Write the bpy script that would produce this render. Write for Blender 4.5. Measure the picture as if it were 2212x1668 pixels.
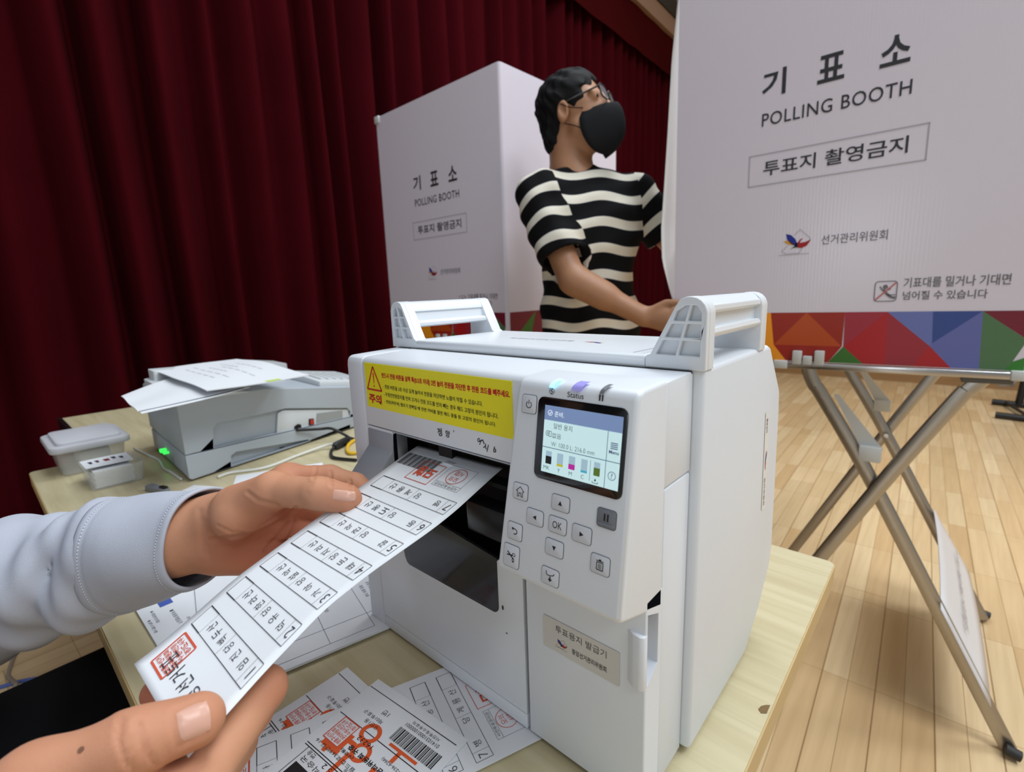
import bpy, bmesh, math, random
import numpy as np
from mathutils import Vector, Matrix
from mathutils.bvhtree import BVHTree
random.seed(7); np.random.seed(7)
for o in list(bpy.data.objects): bpy.data.objects.remove(o)
SC = bpy.context.scene
COL = SC.collection
# ------------------------------------------------------------------ camera
# Measured from the vanishing points of the label printer: 17.3 mm lens, camera 0.32 m above the table top.
FPX, CX, CY = 1062.0, 1106.0, 834.0
CAM = np.array([0.0, 0.0, 1.04])
_d1 = np.array([-1206., -164., FPX]); _d2 = np.array([967., -238., FPX])
_ex = -_d1/np.linalg.norm(_d1); _ey = _d2-_ex*(_d2@_ex); _ey /= np.linalg.norm(_ey); _ez = np.cross(_ex, _ey)
ROT = np.stack([_ex, _ey, _ez])
def _ray(px, py): return ROT @ np.array([px-CX, py-CY, FPX])
def at_y(px, py, Y): v = _ray(px, py); return Vector(CAM+(Y-CAM[1])/v[1]*v)
def at_x(px, py, X): v = _ray(px, py); return Vector(CAM+(X-CAM[0])/v[0]*v)
def at_z(px, py, Z): v = _ray(px, py); return Vector(CAM+(Z-CAM[2])/v[2]*v)
def to_px(P):
    v = ROT.T @ (np.array(P, float)-CAM); return CX+FPX*v[0]/v[2], CY+FPX*v[1]/v[2]
cam = bpy.data.cameras.new('camera'); cam.sensor_fit = 'HORIZONTAL'; cam.sensor_width = 36.0
cam.lens = FPX/2212*36; cam.clip_start = 0.01; cam.clip_end = 60
cam.dof.use_dof = True; cam.dof.focus_distance = 0.35; cam.dof.aperture_fstop = 10.0
camo = bpy.data.objects.new('camera', cam); COL.objects.link(camo)
_m = np.eye(4); _m[:3, 0] = ROT[:, 0]; _m[:3, 1] = -ROT[:, 1]; _m[:3, 2] = -ROT[:, 2]; _m[:3, 3] = CAM
camo.matrix_world = Matrix(_m.tolist()); SC.camera = camo
# ------------------------------------------------------------------ light and exposure
SC.view_settings.view_transform = 'Standard'; SC.view_settings.look = 'None'
SC.view_settings.gamma = 1.0; SC.view_settings.exposure = 0.0; SC.view_settings.use_curve_mapping = False
W = bpy.data.worlds.new('hall_ambient'); SC.world = W; W.use_nodes = True
W.node_tree.nodes['Background'].inputs[0].default_value = (0.82, 0.92, 1.0, 1); W.node_tree.nodes['Background'].inputs[1].default_value = 0.36
def area(name, loc, target, sx, sy, power, col=(1, 1, 1)):
    l = bpy.data.lights.new(name, 'AREA'); l.shape = 'RECTANGLE'; l.size = sx; l.size_y = sy; l.energy = power; l.color = col
    o = bpy.data.objects.new(name, l); COL.objects.link(o); o.location = loc
    o.rotation_euler = (Vector(target)-Vector(loc)).to_track_quat('-Z', 'Y').to_euler(); return o
for i, (x, y, p) in enumerate([(1.8, 0.8, 74), (-0.5, 2.2, 64), (2.2, 3.6, 100), (0.5, 1.0, 20), (3.4, -1.0, 50), (-1.5, 0.6, 14)]):
    area('ceiling_lamp', (x, y, 4.4), (x, y, 0), 1.6, 1.2, p, (0.90, 0.955, 1.0))
area('hall_window', (0.3, -6.0, 1.62), (0, 1.3, 1.2), 0.75, 0.6, 26, (0.86, 0.94, 1.0))
# ------------------------------------------------------------------ helpers
def lin(c):
    return tuple(((v/255)/12.92 if v/255 <= 0.04045 else ((v/255+0.055)/1.055)**2.4) for v in c)
def mat(name, rgb, rough=0.5, metal=0.0, spec=0.5, bump=0.0, bscale=200.0, var=0.0, vscale=30.0, linear=False, emit=0.0, trans=0.0, alpha=1.0, coat=0.0, sub=0.0, sheen=0.0):
    m = bpy.data.materials.new(name); m.use_nodes = True; nt = m.node_tree; b = nt.nodes['Principled BSDF']
    c = tuple(rgb) if linear else lin(rgb)
    b.inputs['Base Color'].default_value = (*c, 1); b.inputs['Roughness'].default_value = rough; b.inputs['Metallic'].default_value = metal
    b.inputs['Specular IOR Level'].default_value = spec
    if trans: b.inputs['Transmission Weight'].default_value = trans
    if alpha < 1: b.inputs['Alpha'].default_value = alpha
    if coat: b.inputs['Coat Weight'].default_value = coat
    if sheen: b.inputs['Sheen Weight'].default_value = sheen; b.inputs['Sheen Roughness'].default_value = 0.4
    if sub:
        b.inputs['Subsurface Weight'].default_value = sub; b.inputs['Subsurface Radius'].default_value = (0.006, 0.0022, 0.0012); b.inputs['Subsurface Scale'].default_value = 1.0
    if emit: b.inputs['Emission Color'].default_value = (*c, 1); b.inputs['Emission Strength'].default_value = emit
    tc = nt.nodes.new('ShaderNodeTexCoord')
    n = nt.nodes.new('ShaderNodeTexNoise'); n.inputs['Scale'].default_value = vscale; n.inputs['Detail'].default_value = 4
    nt.links.new(tc.outputs['Object'], n.inputs['Vector'])
    mx = nt.nodes.new('ShaderNodeMixRGB'); v = max(var, 0.012)
    mx.inputs[1].default_value = (*[q*(1-v) for q in c], 1); mx.inputs[2].default_value = (*[min(1, q*(1+v)) for q in c], 1)
    nt.links.new(n.outputs[0], mx.inputs[0]); nt.links.new(mx.outputs[0], b.inputs['Base Color'])
    if bump:
        n2 = nt.nodes.new('ShaderNodeTexNoise'); n2.inputs['Scale'].default_value = bscale; n2.inputs['Detail'].default_value = 3
        nt.links.new(tc.outputs['Object'], n2.inputs['Vector'])
        bp = nt.nodes.new('ShaderNodeBump'); bp.inputs['Strength'].default_value = bump; bp.inputs['Distance'].default_value = 0.001
        nt.links.new(n2.outputs[0], bp.inputs['Height']); nt.links.new(bp.outputs[0], b.inputs['Normal'])
    return m
def attr_mat(name, attr, rough=0.5, coat=0.0):
    m = bpy.data.materials.new(name); m.use_nodes = True; nt = m.node_tree; b = nt.nodes['Principled BSDF']
    a = nt.nodes.new('ShaderNodeAttribute'); a.attribute_name = attr
    nt.links.new(a.outputs['Color'], b.inputs['Base Color']); b.inputs['Roughness'].default_value = rough
    if coat: b.inputs['Coat Weight'].default_value = coat; b.inputs['Coat Roughness'].default_value = 0.15
    return m
def thing(name, label, cat, loc, group=None):
    o = bpy.data.objects.new(name, None); COL.objects.link(o); o.location = loc; o.empty_display_size = 0.05
    o['label'] = label; o['category'] = cat
    if group: o['group'] = group
    return o
def tag(o, label, cat, group=None, kind=None):
    if label: o['label'] = label
    if cat: o['category'] = cat
    if group: o['group'] = group
    if kind: o['kind'] = kind
    return o
def origin(o):
    v = Vector(o.location)
    while o.parent: o = o.parent; v += Vector(o.location)
    return v
def obj(name, bm, m, parent=None, smooth=40, label=None, base=None):
    """bm is in world coordinates; a child mesh is stored relative to its parent."""
    bmesh.ops.recalc_face_normals(bm, faces=bm.faces[:]) if smooth != 'keep' else None
    me = bpy.data.meshes.new(name)
    off = origin(parent) if parent else Vector(base or (0, 0, 0))
    for v in bm.verts: v.co -= off
    bm.to_mesh(me); bm.free()
    ms = m if isinstance(m, (list, tuple)) else [m]
    for q in ms: me.materials.append(q)
    o = bpy.data.objects.new(name, me); COL.objects.link(o)
    if parent: o.parent = parent
    else: o.location = off
    if smooth == 'keep': smooth = 40
    if smooth:
        for p in me.polygons: p.use_smooth = True
        if smooth < 180:
            try: me.set_sharp_from_angle(angle=math.radians(smooth))
            except Exception: pass
    if label: o['label'] = label
    return o
def B(): return bmesh.new()
def _newverts(bm, n0): bm.verts.ensure_lookup_table(); return bm.verts[n0:]
def box(bm, lo, hi, bev=0.0, seg=2):
    n = len(bm.verts)
    t = B() if bev else bm
    g = bmesh.ops.create_cube(t, size=1.0)
    for v in g['verts']:
        v.co = Vector([(lo[i]+hi[i])/2+v.co[i]*(hi[i]-lo[i]) for i in range(3)])
    if bev:
        bmesh.ops.bevel(t, geom=t.edges[:], offset=bev, segments=seg, profile=0.5, affect='EDGES', clamp_overlap=True)
        merge(bm, t)
def merge(bm, t, M=None):
    me = bpy.data.meshes.new('tmp'); t.to_mesh(me); t.free()
    if M is not None: me.transform(M)
    bm.from_mesh(me); bpy.data.meshes.remove(me)
def prism(bm, pts, f0, f1, bev=0.0, seg=2, ends=True):
    """pts: 2D outline; f0/f1 map (a,b) to a 3D point of the two end outlines."""
    t = B()
    a = [t.verts.new(f0(*p)) for p in pts]; b = [t.verts.new(f1(*p)) for p in pts]
    n = len(pts)
    t.faces.new(a); t.faces.new(list(reversed(b)))
    for i in range(n): t.faces.new([a[i], b[i], b[(i+1) % n], a[(i+1) % n]])
    bmesh.ops.recalc_face_normals(t, faces=t.faces[:])
    if bev:
        es = [e for e in t.edges if e.calc_face_angle(0) > math.radians(25)]
        bmesh.ops.bevel(t, geom=es, offset=bev, segments=seg, profile=0.5, affect='EDGES', clamp_overlap=True)
    merge(bm, t)
def prism_x(bm, yz, x0, x1, bev=0.0, seg=2): prism(bm, yz, lambda y, z: (x0, y, z), lambda y, z: (x1, y, z), bev, seg)
def prism_y(bm, xz, y0, y1, bev=0.0, seg=2): prism(bm, xz, lambda x, z: (x, y0, z), lambda x, z: (x, y1, z), bev, seg)
def prism_z(bm, xy, z0, z1, bev=0.0, seg=2): prism(bm, xy, lambda x, y: (x, y, z0), lambda x, y: (x, y, z1), bev, seg)
def arc(cx, cy, r, a0, a1, n=6, ry=None):
    ry = ry or r
    return [(cx+r*math.cos(math.radians(a0+(a1-a0)*i/n)), cy+ry*math.sin(math.radians(a0+(a1-a0)*i/n))) for i in range(n+1)]
def rrect(x0, y0, x1, y1, r, n=4):
    return arc(x1-r, y1-r, r, 0, 90, n)+arc(x0+r, y1-r, r, 90, 180, n)+arc(x0+r, y0+r, r, 180, 270, n)+arc(x1-r, y0+r, r, 270, 360, n)
def plate_hole(bm, outer, inners, f0, f1):
    """flat plate with holes, between the surfaces f0 (front) and f1 (back)"""
    t = B(); loops = []
    for L in [outer]+inners:
        vs = [t.verts.new((p[0], p[1], 0)) for p in L]; loops.append(vs)
        for i in range(len(vs)): t.edges.new((vs[i], vs[(i+1) % len(vs)]))
    bmesh.ops.triangle_fill(t, edges=t.edges[:], use_beauty=True, use_dissolve=False)
    faces = [[v.index for v in f.verts] for f in (t.verts.index_update() or t.faces)]
    co = [(v.co.x, v.co.y) for v in t.verts]
    li = [[v.index for v in L] for L in loops]; t.free()
    a = [bm.verts.new(f0(*c)) for c in co]; b = [bm.verts.new(f1(*c)) for c in co]
    for f in faces:
        bm.faces.new([a[i] for i in f]); bm.faces.new([b[i] for i in reversed(f)])
    for L in li:
        for i in range(len(L)):
            p, q = L[i], L[(i+1) % len(L)]
            bm.faces.new([a[p], b[p], b[q], a[q]])
def catmull(pts, n=8):
    P = [Vector(p) for p in pts]; out = []
    for i in range(len(P)-1):
        p0 = P[i-1] if i else P[0]*2-P[1]; p1 = P[i]; p2 = P[i+1]; p3 = P[i+2] if i+2 < len(P) else P[-1]*2-P[-2]
        for k in range(n):
            t = k/n
            out.append(0.5*((2*p1)+(p2-p0)*t+(2*p0-5*p1+4*p2-p3)*t*t+(3*p1-p0-3*p2+p3)*t**3))
    out.append(P[-1]); return out
def tube(bm, pts, r, n=10, flat=None, caps=True, up0=None):
    """round tube through pts; r a number or a list; flat=(w,h) gives a rounded rectangle section with h along the frame's up"""
    P = [Vector(p) for p in pts]; R = r if isinstance(r, (list, tuple)) else [r]*len(P)
    t0 = (P[1]-P[0]).normalized(); up = Vector((0, 0, 1)) if abs(t0.z) < 0.9 else Vector((0, 1, 0))
    if up0: up = Vector(up0)
    rings = []
    for i, p in enumerate(P):
        t = (P[min(i+1, len(P)-1)]-P[max(i-1, 0)]).normalized()
        s = t.cross(up).normalized(); u = s.cross(t).normalized(); up = u
        ring = []
        for k in range(n):
            a = 2*math.pi*k/n; c, q = math.cos(a), math.sin(a)
            if flat:
                w, h = flat; e = 0.35
                c2 = math.copysign(abs(c)**e, c)*w/2; q2 = math.copysign(abs(q)**e, q)*h/2
            else: c2, q2 = c*R[i], q*R[i]
            ring.append(bm.verts.new(p+s*c2+u*q2))
        rings.append(ring)
    for a, b in zip(rings, rings[1:]):
        for k in range(n): bm.faces.new([a[k], a[(k+1) % n], b[(k+1) % n], b[k]])
    if caps: bm.faces.new(list(reversed(rings[0]))); bm.faces.new(rings[-1])
def disc(bm, c, n, r, h=0.0, seg=20, r2=None):
    n = Vector(n).normalized(); M = n.to_track_quat('Z', 'Y').to_matrix().to_4x4(); M.translation = Vector(c)
    t = B()
    bmesh.ops.create_cone(t, cap_ends=True, segments=seg, radius1=r, radius2=r if r2 is None else r2, depth=max(h, 1e-5)); merge(bm, t, M)
def grid(bm, f, nu, nv, cu=False):
    V = [[bm.verts.new(f(i/nu, j/nv)) for j in range(nv+1)] for i in range(nu+(0 if cu else 1))]
    n = len(V)
    for i in range(nu):
        for j in range(nv):
            bm.faces.new([V[i][j], V[(i+1) % n][j], V[(i+1) % n][j+1], V[i][j+1]])
    return V
def ico(bm, c, r, sub=2, sc=(1, 1, 1)):
    t = B(); bmesh.ops.create_icosphere(t, subdivisions=sub, radius=1)
    for v in t.verts: v.co = Vector(c)+Vector([v.co[i]*r*sc[i] for i in range(3)])
    merge(bm, t)
# ---- lettering -------------------------------------------------------
def _text_mesh(body, bold=0.0, space=1.0):
    cu = bpy.data.curves.new('t', 'FONT'); cu.body = body; cu.size = 1.0; cu.resolution_u = 3; cu.offset = bold; cu.space_character = space
    o = bpy.data.objects.new('t', cu); COL.objects.link(o)
    dg = bpy.context.evaluated_depsgraph_get(); dg.update()
    me = bpy.data.meshes.new_from_object(o.evaluated_get(dg))
    bpy.data.objects.remove(o); bpy.data.curves.remove(cu); return me
def text(bm, body, f, x0, y0, x1=None, y1=None, h=None, bold=0.0, space=1.0, align='l'):
    """lettering laid on the surface f(u,v); scaled into the box x0..x1, y0..y1, or to cap height h from the left base point"""
    me = _text_mesh(body, bold, space)
    if not me.vertices: bpy.data.meshes.remove(me); return
    xs = [v.co.x for v in me.vertices]; ys = [v.co.y for v in me.vertices]
    a, b, c, d = min(xs), max(xs), min(ys), max(ys)
    if x1 is None:
        s = (y1-y0 if y1 is not None else h)/(d-c); x1 = x0+s*(b-a)
        if align == 'c': x0, x1 = x0-(x1-x0)/2, x0+(x1-x0)/2
        elif align == 'r': x0, x1 = x0-(x1-x0), x0
    if y1 is None: y1 = y0+(h if h else (x1-x0)*(d-c)/(b-a))
    vs = [bm.verts.new(f(x0+(v.co.x-a)/(b-a)*(x1-x0), y0+(v.co.y-c)/(d-c)*(y1-y0))) for v in me.vertices]
    for p in me.polygons:
        try: bm.faces.new([vs[i] for i in p.vertices])
        except ValueError: pass
    bpy.data.meshes.remove(me)
def poly(bm, f, pts):
    try: return bm.faces.new([bm.verts.new(f(*p)) for p in pts])
    except ValueError: return None
def line(bm, f, p, q, w, n=1):
    d = Vector((q[0]-p[0], q[1]-p[1])); L = d.length; d /= L; s = Vector((-d.y, d.x))*w/2
    for i in range(n):
        a = Vector(p)+d*L*i/n; b = Vector(p)+d*L*(i+1)/n
        poly(bm, f, [a-s, b-s, b+s, a+s])
def path(bm, f, pts, w):
    for p, q in zip(pts, pts[1:]): line(bm, f, p, q, w)
def ring(bm, f, c, rx, ry, w, n=28):
    for i in range(n):
        a, b = 2*math.pi*i/n, 2*math.pi*(i+1)/n
        poly(bm, f, [(c[0]+rx*math.cos(t)*k, c[1]+ry*math.sin(t)*k) for t, k in ((a, 1), (b, 1), (b, 1-w/rx), (a, 1-w/rx))])
def frame_rect(bm, f, x0, y0, x1, y1, w, n=1):
    line(bm, f, (x0-w/2, y0), (x1+w/2, y0), w, n); line(bm, f, (x0-w/2, y1), (x1+w/2, y1), w, n)
    line(bm, f, (x0, y0), (x0, y1), w, n); line(bm, f, (x1, y0), (x1, y1), w, n)
def colored(bm, name, f, items):
    """items: (polygon, rgb) -> faces with a colour attribute"""
    L = bm.loops.layers.color.get(name) or bm.loops.layers.color.new(name)
    for pts, rgb in items:
        fc = poly(bm, f, pts)
        if fc:
            for lp in fc.loops: lp[L] = (*rgb, 1)
# ---- blended solids (signed distance field -> mesh), for bodies, hands and cloth ----
def rc(P, a, b, ra, rb, flat=None):
    a = np.array(a, np.float32); b = np.array(b, np.float32); ba = b-a
    t = np.clip(((P-a)@ba)/max(float(ba@ba), 1e-12), 0, 1)[..., None]
    q = P-a-t*ba
    if flat is not None:
        n = np.array(flat[0], np.float32); n = n/np.linalg.norm(n)
        q = q+((q@n)*(1/flat[1]-1))[..., None]*n
    return np.linalg.norm(q, axis=-1)-(ra+(rb-ra)*t[..., 0])
def ell(P, c, r, R=None):
    q = P-np.array(c, np.float32)
    if R is not None: q = q@np.array(R, np.float32)
    r = np.array(r, np.float32)
    k0 = np.linalg.norm(q/r, axis=-1); k1 = np.linalg.norm(q/(r*r), axis=-1)
    return k0*(k0-1)/np.maximum(k1, 1e-6)
def smin(a, b, k):
    h = np.clip(0.5+0.5*(b-a)/k, 0, 1)
    return b*(1-h)+a*h-k*h*(1-h)
def smax(a, b, k): return -smin(-a, -b, k)
def sdf_mesh(field, lo, hi, h):
    lo = np.array(lo, float); hi = np.array(hi, float); n = np.maximum(((hi-lo)/h).astype(int)+1, 4)
    ax = [np.arange(n[i], dtype=np.float32)*h+lo[i] for i in range(3)]
    F = np.empty(n, np.float32)
    st = max(1, int(1.5e6//(n[1]*n[2])))
    for s in range(0, n[0], st):
        X, Y, Z = np.meshgrid(ax[0][s:s+st], ax[1], ax[2], indexing='ij')
        F[s:s+st] = field(np.stack([X, Y, Z], -1))
    S = F < 0
    cs = [(i, j, k) for i in (0, 1) for j in (0, 1) for k in (0, 1)]
    cnt = np.zeros(n-1, np.int8)
    for i, j, k in cs: cnt += S[i:n[0]-1+i, j:n[1]-1+j, k:n[2]-1+k]
    act = (cnt > 0) & (cnt < 8); C = np.argwhere(act)
    idx = -np.ones(n-1, np.int64); idx[act] = np.arange(len(C))
    val = {c: F[C[:, 0]+c[0], C[:, 1]+c[1], C[:, 2]+c[2]] for c in cs}
    acc = np.zeros((len(C), 3)); num = np.zeros(len(C))
    for a in cs:
        for d in range(3):
            if a[d]: continue
            b = list(a); b[d] = 1; b = tuple(b)
            fa, fb = val[a], val[b]; m = (fa < 0) != (fb < 0)
            t = np.where(m, fa/np.where(m, fa-fb, 1), 0)
            p = np.tile(np.array(a, float), (len(C), 1)); p[:, d] += t
            acc[m] += p[m]; num[m] += 1
    V = lo+(C+acc/num[:, None])*h
    faces = []
    for d in range(3):
        e, g = (d+1) % 3, (d+2) % 3
        s0 = [slice(None)]*3; s1 = [slice(None)]*3; s0[d] = slice(0, -1); s1[d] = slice(1, None)
        m = S[tuple(s0)] != S[tuple(s1)]
        E = np.argwhere(m); E = E[(E[:, e] > 0) & (E[:, g] > 0) & (E[:, e] < n[e]-1) & (E[:, g] < n[g]-1)]
        q = []
        for de, dg in ((-1, -1), (0, -1), (0, 0), (-1, 0)):
            c = E.copy(); c[:, e] += de; c[:, g] += dg; q.append(idx[c[:, 0], c[:, 1], c[:, 2]])
        q = np.stack(q, 1); ins = S[E[:, 0], E[:, 1], E[:, 2]]
        q[~ins] = q[~ins][:, ::-1]; faces.append(q[(q >= 0).all(1)])
    return V, np.concatenate(faces)
def relax(V, Fq, it=2, lam=0.5):
    E = np.concatenate([Fq[:, [0, 1]], Fq[:, [1, 2]], Fq[:, [2, 3]], Fq[:, [3, 0]]]); E = np.concatenate([E, E[:, ::-1]])
    deg = np.bincount(E[:, 0], minlength=len(V))[:, None]
    for _ in range(it):
        A = np.zeros_like(V)
        for d in range(3): A[:, d] = np.bincount(E[:, 0], weights=V[E[:, 1], d], minlength=len(V))
        V = V+lam*(A/np.maximum(deg, 1)-V)
    return V
def normals(V, Fq):
    n = np.cross(V[Fq[:, 2]]-V[Fq[:, 0]], V[Fq[:, 3]]-V[Fq[:, 1]]); N = np.zeros_like(V)
    for k in range(4):
        for d in range(3): N[:, d] += np.bincount(Fq[:, k], weights=n[:, d], minlength=len(V))
    return N/np.maximum(np.linalg.norm(N, axis=1), 1e-12)[:, None]
def np_obj(name, V, Fq, m, parent, attr=None, base=None):
    me = bpy.data.meshes.new(name); off = np.array(origin(parent) if parent else (base or (0, 0, 0)))
    me.from_pydata((V-off).tolist(), [], Fq.tolist()); me.update()
    me.polygons.foreach_set('use_smooth', [True]*len(me.polygons))
    for q in (m if isinstance(m, (list, tuple)) else [m]): me.materials.append(q)
    if attr is not None:
        for k, val in attr.items():
            a = me.attributes.new(k, 'FLOAT', 'POINT'); a.data.foreach_set('value', np.asarray(val, np.float32))
    o = bpy.data.objects.new(name, me); COL.objects.link(o)
    if parent: o.parent = parent
    return o
def copy_tree(o, parent=None):
    c = o.copy(); COL.objects.link(c)
    if parent: c.parent = parent
    for ch in [q for q in bpy.data.objects if q.parent == o]: copy_tree(ch, c)
    return c
T = 0.72                                    # table top height
# ------------------------------------------------------------------ shared materials
M_white = mat('white_plastic', (222, 226, 232), 0.42, bump=0.06, bscale=900)
M_white_hi = mat('white_gloss_plastic', (226, 230, 235), 0.3)
M_black = mat('black_ink', (22, 22, 24), 0.5)
M_dark = mat('dark_plastic', (18, 18, 20), 0.35)
M_red = mat('red_ink', (205, 52, 38), 0.6)
M_paper = mat('white_paper', (228, 230, 234), 0.75, spec=0.2)
M_steel = mat('brushed_steel', (176, 170, 162), 0.3, metal=1.0)
# ================================================================== the hall
def floor_mat():
    m = bpy.data.materials.new('oak_planks'); m.use_nodes = True; nt = m.node_tree; b = nt.nodes['Principled BSDF']
    tc = nt.nodes.new('ShaderNodeTexCoord'); mp = nt.nodes.new('ShaderNodeMapping'); mp.inputs['Rotation'].default_value = (0, 0, math.radians(90-2.2))
    nt.links.new(tc.outputs['Object'], mp.inputs['Vector'])
    br = nt.nodes.new('ShaderNodeTexBrick'); br.offset = 0.37; br.offset_frequency = 1
    for k, v in (('Scale', 1.0), ('Mortar Size', 0.0007), ('Mortar Smooth', 0.2), ('Bias', 0.0), ('Brick Width', 0.42), ('Row Height', 0.058)): br.inputs[k].default_value = v
    br.inputs['Color1'].default_value = (*lin((240, 212, 168)), 1); br.inputs['Color2'].default_value = (*lin((220, 184, 136)), 1); br.inputs['Mortar'].default_value = (*lin((158, 120, 80)), 1)
    nt.links.new(mp.outputs[0], br.inputs['Vector'])
    br2 = nt.nodes.new('ShaderNodeTexBrick')                                     # wider seams between panels of planks
    for k, v in (('Scale', 1.0), ('Mortar Size', 0.002), ('Mortar Smooth', 0.3), ('Brick Width', 1.9), ('Row Height', 0.116)): br2.inputs[k].default_value = v
    br2.inputs['Color1'].default_value = (1, 1, 1, 1); br2.inputs['Color2'].default_value = (0.86, 0.85, 0.83, 1); br2.inputs['Mortar'].default_value = (0.62, 0.56, 0.5, 1)
    nt.links.new(mp.outputs[0], br2.inputs['Vector'])
    mx = nt.nodes.new('ShaderNodeMixRGB'); mx.blend_type = 'MULTIPLY'; mx.inputs[0].default_value = 1
    nt.links.new(br.outputs['Color'], mx.inputs[1]); nt.links.new(br2.outputs['Color'], mx.inputs[2])
    mp2 = nt.nodes.new('ShaderNodeMapping'); mp2.inputs['Rotation'].default_value = (0, 0, math.radians(-2.2)); mp2.inputs['Scale'].default_value = (60, 3, 1); nt.links.new(tc.outputs['Object'], mp2.inputs['Vector'])
    ns = nt.nodes.new('ShaderNodeTexNoise'); ns.inputs['Scale'].default_value = 1.0; ns.inputs['Detail'].default_value = 6; nt.links.new(mp2.outputs[0], ns.inputs['Vector'])
    rp = nt.nodes.new('ShaderNodeValToRGB'); rp.color_ramp.elements[0].color = (0.84, 0.81, 0.77, 1); rp.color_ramp.elements[0].position = 0.3; rp.color_ramp.elements[1].position = 0.65
    nt.links.new(ns.outputs[0], rp.inputs[0])
    m2 = nt.nodes.new('ShaderNodeMixRGB'); m2.blend_type = 'MULTIPLY'; m2.inputs[0].default_value = 0.8
    nt.links.new(mx.outputs[0], m2.inputs[1]); nt.links.new(rp.outputs[0], m2.inputs[2]); nt.links.new(m2.outputs[0], b.inputs['Base Color'])
    b.inputs['Roughness'].default_value = 0.32; b.inputs['Coat Weight'].default_value = 0.25; b.inputs['Coat Roughness'].default_value = 0.12
    return m
def wood_mat(name, c1, c2, scale, rough=0.45, coat=0.0, rot=0.0):
    m = bpy.data.materials.new(name); m.use_nodes = True; nt = m.node_tree; b = nt.nodes['Principled BSDF']
    tc = nt.nodes.new('ShaderNodeTexCoord'); mp = nt.nodes.new('ShaderNodeMapping'); mp.inputs['Scale'].default_value = scale; mp.inputs['Rotation'].default_value = (0, 0, rot)
    nt.links.new(tc.outputs['Object'], mp.inputs['Vector'])
    n = nt.nodes.new('ShaderNodeTexNoise'); n.inputs['Scale'].default_value = 1.0; n.inputs['Detail'].default_value = 7; n.inputs['Roughness'].default_value = 0.6; n.inputs['Distortion'].default_value = 0.6
    nt.links.new(mp.outputs[0], n.inputs['Vector'])
    r = nt.nodes.new('ShaderNodeValToRGB'); r.color_ramp.elements[0].color = (*lin(c1), 1); r.color_ramp.elements[1].color = (*lin(c2), 1)
    r.color_ramp.elements[0].position = 0.32; r.color_ramp.elements[1].position = 0.62
    nt.links.new(n.outputs[0], r.inputs[0]); nt.links.new(r.outputs[0], b.inputs['Base Color'])
    b.inputs['Roughness'].default_value = rough; b.inputs['Coat Weight'].default_value = coat; return m
bm = B(); box(bm, (-3.2, -6.5, -0.05), (6, 7, 0)); tag(obj('floor', bm, floor_mat(), smooth=0), None, None, kind='structure')
M_wall = wood_mat('pale_wood_panel', (196, 160, 108), (182, 145, 95), (1.2, 1.2, 9), 0.5)
bm = B(); box(bm, (-3.2, 6.33, 0), (6, 6.5, 4.6))
for x in np.arange(-2.2, 3, 1.05): box(bm, (x, 6.318, 0.11), (x+1.03, 6.335, 1.0), 0.004)
tag(obj('wall_back', bm, M_wall, smooth=30), None, None, kind='structure')
bm = B(); box(bm, (-2.2, 6.29, 0), (3.3, 6.32, 0.1)); tag(obj('baseboard_back', bm, wood_mat('plinth_wood', (166, 126, 80), (150, 112, 70), (1, 1, 8), 0.5), smooth=0), None, None, kind='structure')
def cx(y): return -2.47-0.039*(y-1.5)               # the plane of the stage curtain
# wall above the stage opening
M_tanwall = mat('tan_panel', (150, 116, 92), 0.6, var=0.05, vscale=3); M_trimd = mat('dark_trim', (38, 32, 26), 0.5)
def along(bm, y0, y1, dx0, dx1, z0, z1):
    prism_z(bm, [(cx(y0)+dx0, y0), (cx(y1)+dx0, y1), (cx(y1)+dx1, y1), (cx(y0)+dx1, y0)], z0, z1)
bm = B(); along(bm, -6.4, 6.3, -0.10, 0.16, 3.58, 4.6); tag(obj('wall_left', bm, M_tanwall, smooth=0), None, None, kind='structure')
bm = B(); along(bm, -6.4, 6.3, -0.5, -0.45, 0, 4.6); tag(obj('wall_stage', bm, M_trimd, smooth=0), None, None, kind='structure')
bm = B(); along(bm, -6.4, 6.3, 0.155, 0.175, 3.74, 3.9); tag(obj('trim_1', bm, M_trimd, smooth=0), None, None, kind='structure')
# curtain with deep folds
M_curt = mat('dark_red_velvet', (0.044, 0.0019, 0.0040), 0.95, spec=0.03, var=0.25, vscale=2.5, linear=True, sheen=0.0)
def curtain_mesh(y0, y1, z0, z1, seed, amp, pitch, dx, step=0.012, gather=0.0):
    rnd = random.Random(seed); ys = []; y = y0
    knots = [y0]
    while knots[-1] < y1: knots.append(knots[-1]+pitch*rnd.uniform(0.62, 1.45))
    am = [rnd.uniform(0.6, 1.25) for _ in knots]; lean = [rnd.uniform(-0.02, 0.02) for _ in knots]
    sh = [rnd.uniform(0.3, 0.7) for _ in knots]
    n = int((y1-y0)/step); nz = 9
    def f(u, v):
        yy = y0+(y1-y0)*u; z = z0+(z1-z0)*v
        i = 0
        i = max(j for j in range(len(knots)) if knots[j] <= yy) if yy < knots[-1] else len(knots)-2
        i = min(i, len(knots)-2)
        t = (yy-knots[i])/(knots[i+1]-knots[i]); s = sh[i]
        w = (0.5-0.5*math.cos(math.pi*t/s)) if t < s else (0.5+0.5*math.cos(math.pi*(t-s)/(1-s)))
        w = w**0.8
        sway = lean[i]*(v-0.5)*math.sin(math.pi*t)+0.008*math.sin(z*2.1+i)
        return Vector((cx(yy)+dx+amp*am[i]*(w-0.45), yy+sway, z))
    bm = B(); grid(bm, f, n, nz); return bm
tag(obj('stage_curtain', curtain_mesh(-2.6, 6.28, 0.03, 3.9, 3, 0.135, 0.155, 0.0), M_curt, smooth=180, base=(cx(1), 1, 0.03)), 'dark red velvet stage curtain hanging in deep folds behind the polling booths', 'curtain')
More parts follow.
